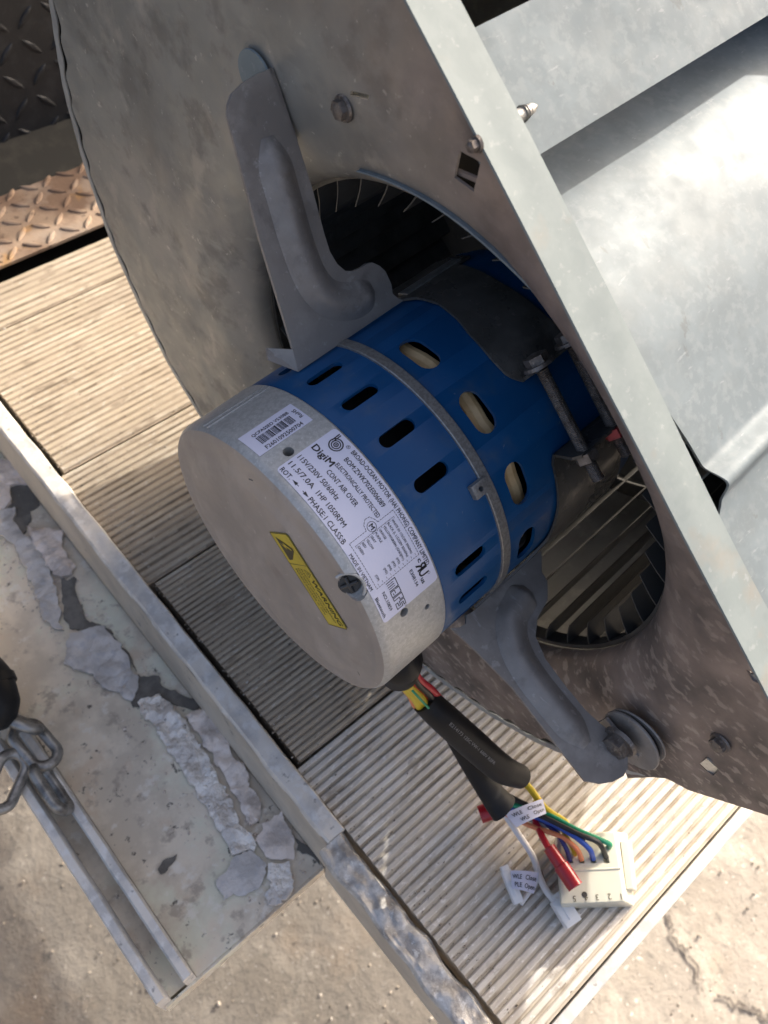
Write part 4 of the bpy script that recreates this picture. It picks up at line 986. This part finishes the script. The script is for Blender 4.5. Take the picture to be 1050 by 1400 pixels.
pl, rb_, er_, n_ = arm(A1, 60, [(.0722, .1560), (.0700, .1358), (.0682, .1167), (.0685, .1010), (.0735, .0900), (.0850, .0835), (.0950, .0850)], wid=.0078)
arm1 = part('arm', join(pl), M_DARKZINC, brk, angle=30, label='upper stamped bracket arm')
part('stamped_rib', rb_, M_DARKZINC, brk, parent=arm1, angle=60, recalc=False)
part('foot', prism([Vector((.047, 0, 0)) + er_ * .0705, Vector((.0385, 0, 0)) + er_ * .0800 - n_ * .004, Vector((.0410, 0, 0)) + er_ * .0840 - n_ * .006, Vector((.0487, 0, 0)) + er_ * .0800], n_ * -.0014), M_DARKZINC, brk, parent=arm1, smooth=False)
part('foot', prism([Vector((.0843, 0, 0)) + er_ * r - n_ * q for r, q in ((.150, 0), (.176, 0), (.176, .020), (.150, .020))], (-.0015, 0, 0)), M_DARKZINC, brk, parent=arm1, smooth=False)
def washer(c, r, th, n=(-1, 0, 0), m=M_DARKZINC, name='washer'):
    d = Vector(n).normalized(); c = Vector(c); return part(name, tube([c, c + d * th * .25, c + d * th * .75, c + d * th], [r * .985, r, r, r * .985], seg=40, n=1), m, brk, angle=35)
cu = ons(351, 104, SP - .0012); washer(cu, .0098, .0011, m=M_STRIP)
A2 = [(.0446, .0712), (.048, .0735), (.0514, .0742), (.0545, .0715), (.0572, .0722), (.0676, .0722), (.0877, .0722), (.1060, .0722), (.1040, .0745), (.0986, .0800), (.0975, .0850), (.0912, .0914), (.0809, .0943), (.0739, .0997), (.0703, .1098), (.0690, .1250), (.0688, .1386), (.0700, .1480), (.0714, .1535), (.0712, .1610), (.0695, .1666), (.0660, .1698), (.0619, .1708), (.0560, .1690), (.0506, .1654), (.0461, .1599), (.0470, .1380), (.0485, .1088), (.0465, .0860)]
pl, rb_, er_, n_ = arm(A2, 197, [(.0870, .0815), (.0790, .0835), (.0700, .0870), (.0628, .0960), (.0592, .1090), (.0580, .1290), (.0582, .1500)], side=-1, wid=.0078)
arm2 = part('arm', join(pl), M_DARKZINC, brk, angle=30, label='lower stamped bracket arm')
part('stamped_rib', rb_, M_DARKZINC, brk, parent=arm2, angle=60, recalc=False)
cw = ons(864, 1011, SP - .0085); wn = (-1, .10, .05)
washer(cw, .0155, .0014, n=wn); washer(cw + Vector((.0018, .0003, .0002)), .0138, .0008, m=M_RUBBER, name='rubber_washer'); washer(cw + Vector((.0036, -.0003, .0005)), .0150, .0010)
b2 = ons(849, 1013, SP - .014); o = screw_head(b2, (-1, 0, 0), r=.0062, h=.0052, root=brk); o.name = 'mount_bolt'
part('foot', prism([Vector((SP - .0115, 0, 0)) + er_ * r - n_ * q for r, q in ((.148, 0), (.170, .0), (.174, .010), (.166, .018), (.150, .016))], (.0016, 0, 0)), M_DARKZINC, brk, parent=arm2, smooth=False)

# ------------------------------------------------------------------ wire harness and connectors (world frame)
def wp(px, py, h): return onz(px, py, D + h)   # a point at height h above the boards
GW = FM @ G1
hz = Root('wire_harness', 'black sleeved cable coming out of the motor and fanning into coloured wires', 'wire harness', wp(690, 1080, 0))
def hpart(name, P, r, m, **kw): return part(name, tube(P, r, **{k: v for k, v in kw.items() if k in ('seg', 'flat', 'n', 'up')}), m, hz, label=kw.get('label'))
gh = GW.z - D
def wg(px, py, f): return wp(px, py, gh * f)
for px0, px1, m, r in (((566, 932), (592, 958), M_WRED, .0024), ((573, 930), (600, 955), M_WRED, .0022), ((554, 938), (577, 968), M_WYEL, .0026), ((560, 940), (584, 966), M_WYEL, .0022), ((549, 938), (568, 966), M_WORG, .0014), ((571, 934), (596, 962), M_WBLK, .0018)):
    hpart('wire', [wg(px0[0] - 8, px0[1] - 14, 1.06), wg(*px0, .97), wg((px0[0] + px1[0]) / 2 + 2, (px0[1] + px1[1]) / 2, .90), wg(*px1, .82), wg(px1[0] + 20, px1[1] + 20, .74)], r, m)
hpart('green_stripe', [wg(557, 937, .99), wg(571, 952, .95), wg(586, 968, .88)], .0006, M_WGRN)
slv = hpart('sleeve', [wg(580, 957, .84), wg(605, 980, .78), wg(645, 1016, .64), wg(685, 1050, .50), wg(712, 1062, .42)], [.0070, .0078, .0082, .0080, .0066], M_RUBBER, seg=24, n=8)
hpart('sleeve', [wg(606, 985, .60), wg(640, 1040, .42), wg(672, 1085, .30), wg(689, 1106, .26)], [.0045, .0058, .0078, .0092], M_RUBBER, seg=20, flat=.7, up=(0, 0, 1), n=8)
# sleeve print
tv, tf = put('E214173 125C VW-1 600V RSFR', 0, 46, 0, 1.7)
A_, B_ = wg(592, 974, .78), wg(702, 1068, .455); dr = (B_ - A_).normalized(); sd = dr.cross(Vector((0, 0, 1))).normalized(); nn = sd.cross(dr)
toC = (CAMP - A_.lerp(B_, .5)).normalized()
mid_ = []
axisP = [wg(580, 957, .84), wg(605, 980, .78), wg(645, 1016, .64), wg(685, 1050, .50), wg(712, 1062, .42)]
ax = catmull(axisP, 12)
def on_sleeve(x, y):                            # x along (m), y round the side (m)
    L = 0
    for a, b in zip(ax, ax[1:]):
        l = (b - a).length
        if L + l >= x or b is ax[-1]:
            p = a.lerp(b, (x - L) / l); t = (b - a).normalized(); break
        L += l
    up_ = (CAMP - p).normalized(); up_ = (up_ - t * up_.dot(t)).normalized(); yv = up_.cross(t)
    r = .0085; ang = y / r
    return p + up_ * (math.cos(ang) * r) + yv * (math.sin(ang) * r)
vv = [on_sleeve(.014 + p.x / 1000, p.y / 1000 - .0008) for p in tv]
part('print', (vv, tf), M_INKGREY, hz, parent=slv, smooth=False, recalc=False, weld=False)
# fan of wires into the plug
CH = .020
fan = [(M_WYEL, [(700, 1060, .03), (722, 1075, .028), (745, 1105, .026), (770, 1122, .026), (775, 1128, .026)], .0022),
       (M_WYEL, [(730, 1095, .020), (765, 1130, .022), (783, 1160, .024), (786, 1168, .020)], .0015),
       (M_WGRN, [(700, 1100, .022), (745, 1112, .026), (790, 1135, .030), (830, 1152, .029), (833, 1158, .020)], .0016),
       (M_WBLK, [(700, 1098, .020), (745, 1118, .028), (790, 1140, .033), (818, 1152, .031), (829, 1172, .020)], .0016),
       (M_WBLK, [(690, 1085, .024), (745, 1114, .024), (780, 1135, .026), (800, 1148, .026)], .0016),
       (M_WBLU, [(695, 1105, .020), (740, 1120, .025), (780, 1140, .031), (805, 1160, .030), (811, 1174, .020)], .0016),
       (M_WORG, [(690, 1112, .018), (725, 1129, .022), (765, 1143, .028), (788, 1160, .030), (795, 1175, .020)], .0015),
       (M_WNAVY, [(735, 1118, .020), (760, 1138, .026), (774, 1160, .028), (779, 1176, .020)], .0014),
       (M_WGRY, [(700, 1108, .016), (735, 1126, .022), (762, 1136, .024), (764, 1170, .02)], .0013),
       (M_WRED, [(690, 1095, .018), (728, 1120, .020), (742, 1145, .024), (752, 1163, .027)], .0020),
       (M_WBRN, [(738, 1190, .004), (746, 1212, .006), (758, 1232, .008)], .0013),
       (M_WWHT, [(688, 1110, .016), (705, 1135, .012), (728, 1170, .008), (738, 1200, .006), (750, 1222, .007), (762, 1230, .008)], .0021),
       (M_WWHT, [(734, 1180, .008), (733, 1205, .006), (722, 1222, .005), (712, 1236, .005)], .0014)]
for m, P, r in fan: part('wire', tube([wp(x_, y_, h_ + (.004 if x_ > 740 and h_ > .012 else 0)) for x_, y_, h_ in P], r, seg=10), m, hz)
# plug housing
plug = Root('wire_plug', 'translucent white nylon plug block numbered one to five lying on the ribbed boards', 'plug connector', wp(810, 1200, 0))
HB = .024
pt = [wp(x, y, HB) for x, y in ((763, 1142), (841, 1136), (855, 1233), (766, 1237))]; pbm = [wp(x, y, .0008) for x, y in ((757, 1147), (858, 1139), (868, 1240), (768, 1243))]
def hexa(t, b): return list(t) + list(b), [[0, 1, 2, 3], [7, 6, 5, 4], [0, 4, 5, 1], [1, 5, 6, 2], [2, 6, 7, 3], [3, 7, 4, 0]]
def bevelled(vf, off):
    bm = bmesh.new(); vs = [bm.verts.new(p) for p in vf[0]]
    for q in vf[1]: bm.faces.new([vs[i] for i in q])
    bmesh.ops.recalc_face_normals(bm, faces=bm.faces); bmesh.ops.bevel(bm, geom=list(bm.edges), offset=off, segments=3, affect='EDGES', profile=.6)
    bm.verts.index_update(); v = [p.co.copy() for p in bm.verts]; f = [[q.index for q in p.verts] for p in bm.faces]; bm.free(); return v, f
exb = (pt[2] - pt[3]).normalized(); eyb = (pt[0] - pt[3]); eyb = (eyb - exb * eyb.dot(exb)).normalized(); Mb = Matrix((exb, eyb, Vector((0, 0, 1)))).transposed()
pinh = [box(wp(x_, 1176, HB), (.0034, .0034, .008), M=Mb) for x_ in (779, 795, 811, 829)]
pb = part('body', boolean_cut(bevelled(hexa(pt, pbm), .0014), pinh), M_WPL, plug, angle=30)
part('rib', tube([wp(766, 1191, HB), wp(848, 1187, HB)], .0007, seg=8, n=1), M_WPL, plug)
part('latch', bevelled(hexa([wp(x, y, HB * .75) for x, y in ((848, 1150), (860, 1150), (866, 1215), (856, 1216))], [wp(x, y, .004) for x, y in ((850, 1152), (864, 1152), (871, 1218), (856, 1219))]), .0006), M_WPL, plug)
tv = []
for k, (x_, y_) in enumerate(((849, 1226), (833, 1226), (816, 1227), (801, 1228), (785, 1229))):
    v, f = text_mesh(str(k + 1)); c_ = wp(x_, y_, HB)
    tv.append(([c_ - exb * ((p.x - .28) * .0046) - eyb * ((p.y - .35) * .0046) + Vector((0, 0, .00025)) for p in v], f))
v, f = join(*tv)
part('print', (v, f), M_FADEINK, plug, parent=pb, smooth=False, recalc=False, weld=False)
dd_ = wp(799, 1223, HB)
part('ink_dot', tube([dd_ - Vector((0, 0, .0002)), dd_ + Vector((0, 0, .0003))], [.0016, .0016], seg=12, n=1), M_INK, plug, parent=pb)
# red insulated sleeves
def red_sleeve(name, label, a, b, r, steps, hollow):
    rt = Root(name, label, 'crimp connector', (a + b) / 2)
    P = [a.lerp(b, t) for t, _ in steps]; part('sleeve', tube(P, [r * k for _, k in steps], seg=20, n=1, cap=not hollow), M_RED, rt, angle=30)
    if hollow:
        part('bore', tube([a.lerp(b, 0), a.lerp(b, .6)], [r * .78, r * .78], seg=20, n=1), material('dark_red_bore', (.16, .006, .01), rough=.35), rt)
        part('terminal', tube([a.lerp(b, .25), a.lerp(b, .28)], [r * .7, r * .3], seg=14, n=1), M_CU, rt)
red_sleeve('red_crimp', 'open ended red crimp connector lying left of the white tag', wp(656, 1114, .010), wp(690, 1102, .014), .0054, [(0, 1), (.55, 1.0), (.56, .9), (1, .9)], True)
red_sleeve('red_crimp', 'stepped red crimp connector resting on the white plug', wp(750, 1158, .030), wp(787, 1213, .031), .0046, [(0, .62), (.02, .8), (.45, .84), (.47, 1.0), (1, 1.0)], False)
# white flag tags
def flag(px, label, lines, base, h, bend=.002):
    P = [wp(x, y, h) for x, y in px]; rt = Root('paper_tag', label, 'tag', base)
    nu, nv = 10, 4; V, Fc = [], []
    for o_ in (0, 1):
        for i in range(nu + 1):
            for j in range(nv + 1):
                a = P[0].lerp(P[1], i / nu); b = P[3].lerp(P[2], i / nu); q = a.lerp(b, j / nv); q.z += bend * math.sin(PI * i / nu) - o_ * .0003; V.append(q)
    m = nv + 1; o0 = (nu + 1) * m
    for i in range(nu):
        for j in range(nv):
            a = i * m + j; Fc += [[a, a + m, a + m + 1, a + 1], [o0 + a, o0 + a + 1, o0 + a + m + 1, o0 + a + m]]
    sh = part('paper', (V, Fc), M_LABEL, rt)
    T = []
    for (s, x0, x1, y, hh_) in lines:
        v, f = put(s, x0, x1, y, hh_)
        vv = []
        for p in v:
            a = P[0].lerp(P[1], p.x); b = P[3].lerp(P[2], p.x); q = b.lerp(a, p.y); q.z += bend * math.sin(PI * min(1, max(0, p.x))) + .0004; vv.append(q)
        T.append((vv, f))
    part('print', join(*T), M_INK, rt, parent=sh, smooth=False, recalc=False, weld=False)
flag([(690, 1112), (742, 1092), (747, 1112), (706, 1131)], 'white printed tag wrapped round the wires below the black sleeve', [('WLE', .10, .36, .56, .24), ('Close', .52, .92, .58, .24), ('WLE', .22, .46, .14, .24), ('Open', .62, .95, .20, .24)], wp(715, 1112, .02), .034)
flag([(698, 1190), (737, 1193), (730, 1222), (700, 1215)], 'white printed tag on the end of the white wire by the left small plug', [('WLE', .05, .38, .56, .24), ('Close', .52, .95, .56, .24), ('PLE', .12, .40, .14, .24), ('Open', .52, .95, .14, .24)], wp(715, 1205, .01), .012)
# two small white two-pin plugs
def mini(label, a, b, wd, hgt):
    rt = Root('small_plug', label, 'small plug', (a + b) / 2 - Vector((0, 0, hgt / 2))); d = (b - a); L_ = d.length; d.normalize(); y = Vector((0, 0, 1)).cross(d).normalized(); z = d.cross(y)
    Mq = Matrix((d, y, z)).transposed(); c = (a + b) / 2
    part('body', box(c, (L_, wd, hgt), M=Mq, bev=.0009), M_WHITE, rt)
    part('latch', box(c + z * (hgt / 2) + d * L_ * .05, (L_ * .5, wd * .3, .0012), M=Mq, bev=.0003), M_WHITE, rt)
    part('collar', box(a - d * .0008, (.004, wd * .8, hgt * .8), M=Mq, bev=.0006), M_WHITE, rt)
mini('small white two wire plug lying below the big plug block', wp(762, 1228, .007), wp(784, 1264, .006), .0105, .0065)
mini('narrow white plug lying at the left end of the white wire', wp(691, 1190, .008), wp(709, 1235, .006), .0062, .0050)

# ------------------------------------------------------------------ cracks in the concrete far below
def crack(px, wd, seed):
    rnd = random.Random(seed); P = [onz(x, y, .0) for x, y in px]; Q = []
    for a, b in zip(P, P[1:]):
        n = 8
        for k in range(n): Q.append(a.lerp(b, k / n) + Vector((rnd.uniform(-1, 1), rnd.uniform(-1, 1), 0)) * .006)
    V, Fc = [], []
    for i, p in enumerate(Q):
        t = (Q[min(i + 1, len(Q) - 1)] - Q[max(i - 1, 0)]).normalized(); s = Vector((-t.y, t.x, 0)); k = wd * rnd.uniform(.4, 1.3)
        for e in (-1, 1):
            q = p + s * k * e; zz = 0.006 * mnoise.noise(Vector((q.x * 3, q.y * 3, 0))) + .004 * mnoise.noise(Vector((q.x * 14, q.y * 14, 3))); V.append(Vector((q.x, q.y, zz + .004)))
    for i in range(len(Q) - 1): Fc.append([2 * i, 2 * i + 2, 2 * i + 3, 2 * i + 1])
    return V, Fc
for i, (px, wd) in enumerate([([(912, 1250), (922, 1290), (945, 1310), (965, 1360)], .0030), ([(985, 1362), (1020, 1378), (1060, 1392)], .0035)]):
    o = part('ground_crack', crack(px, wd, i), M_CRACK, None, weld=False); o['kind'] = 'structure'
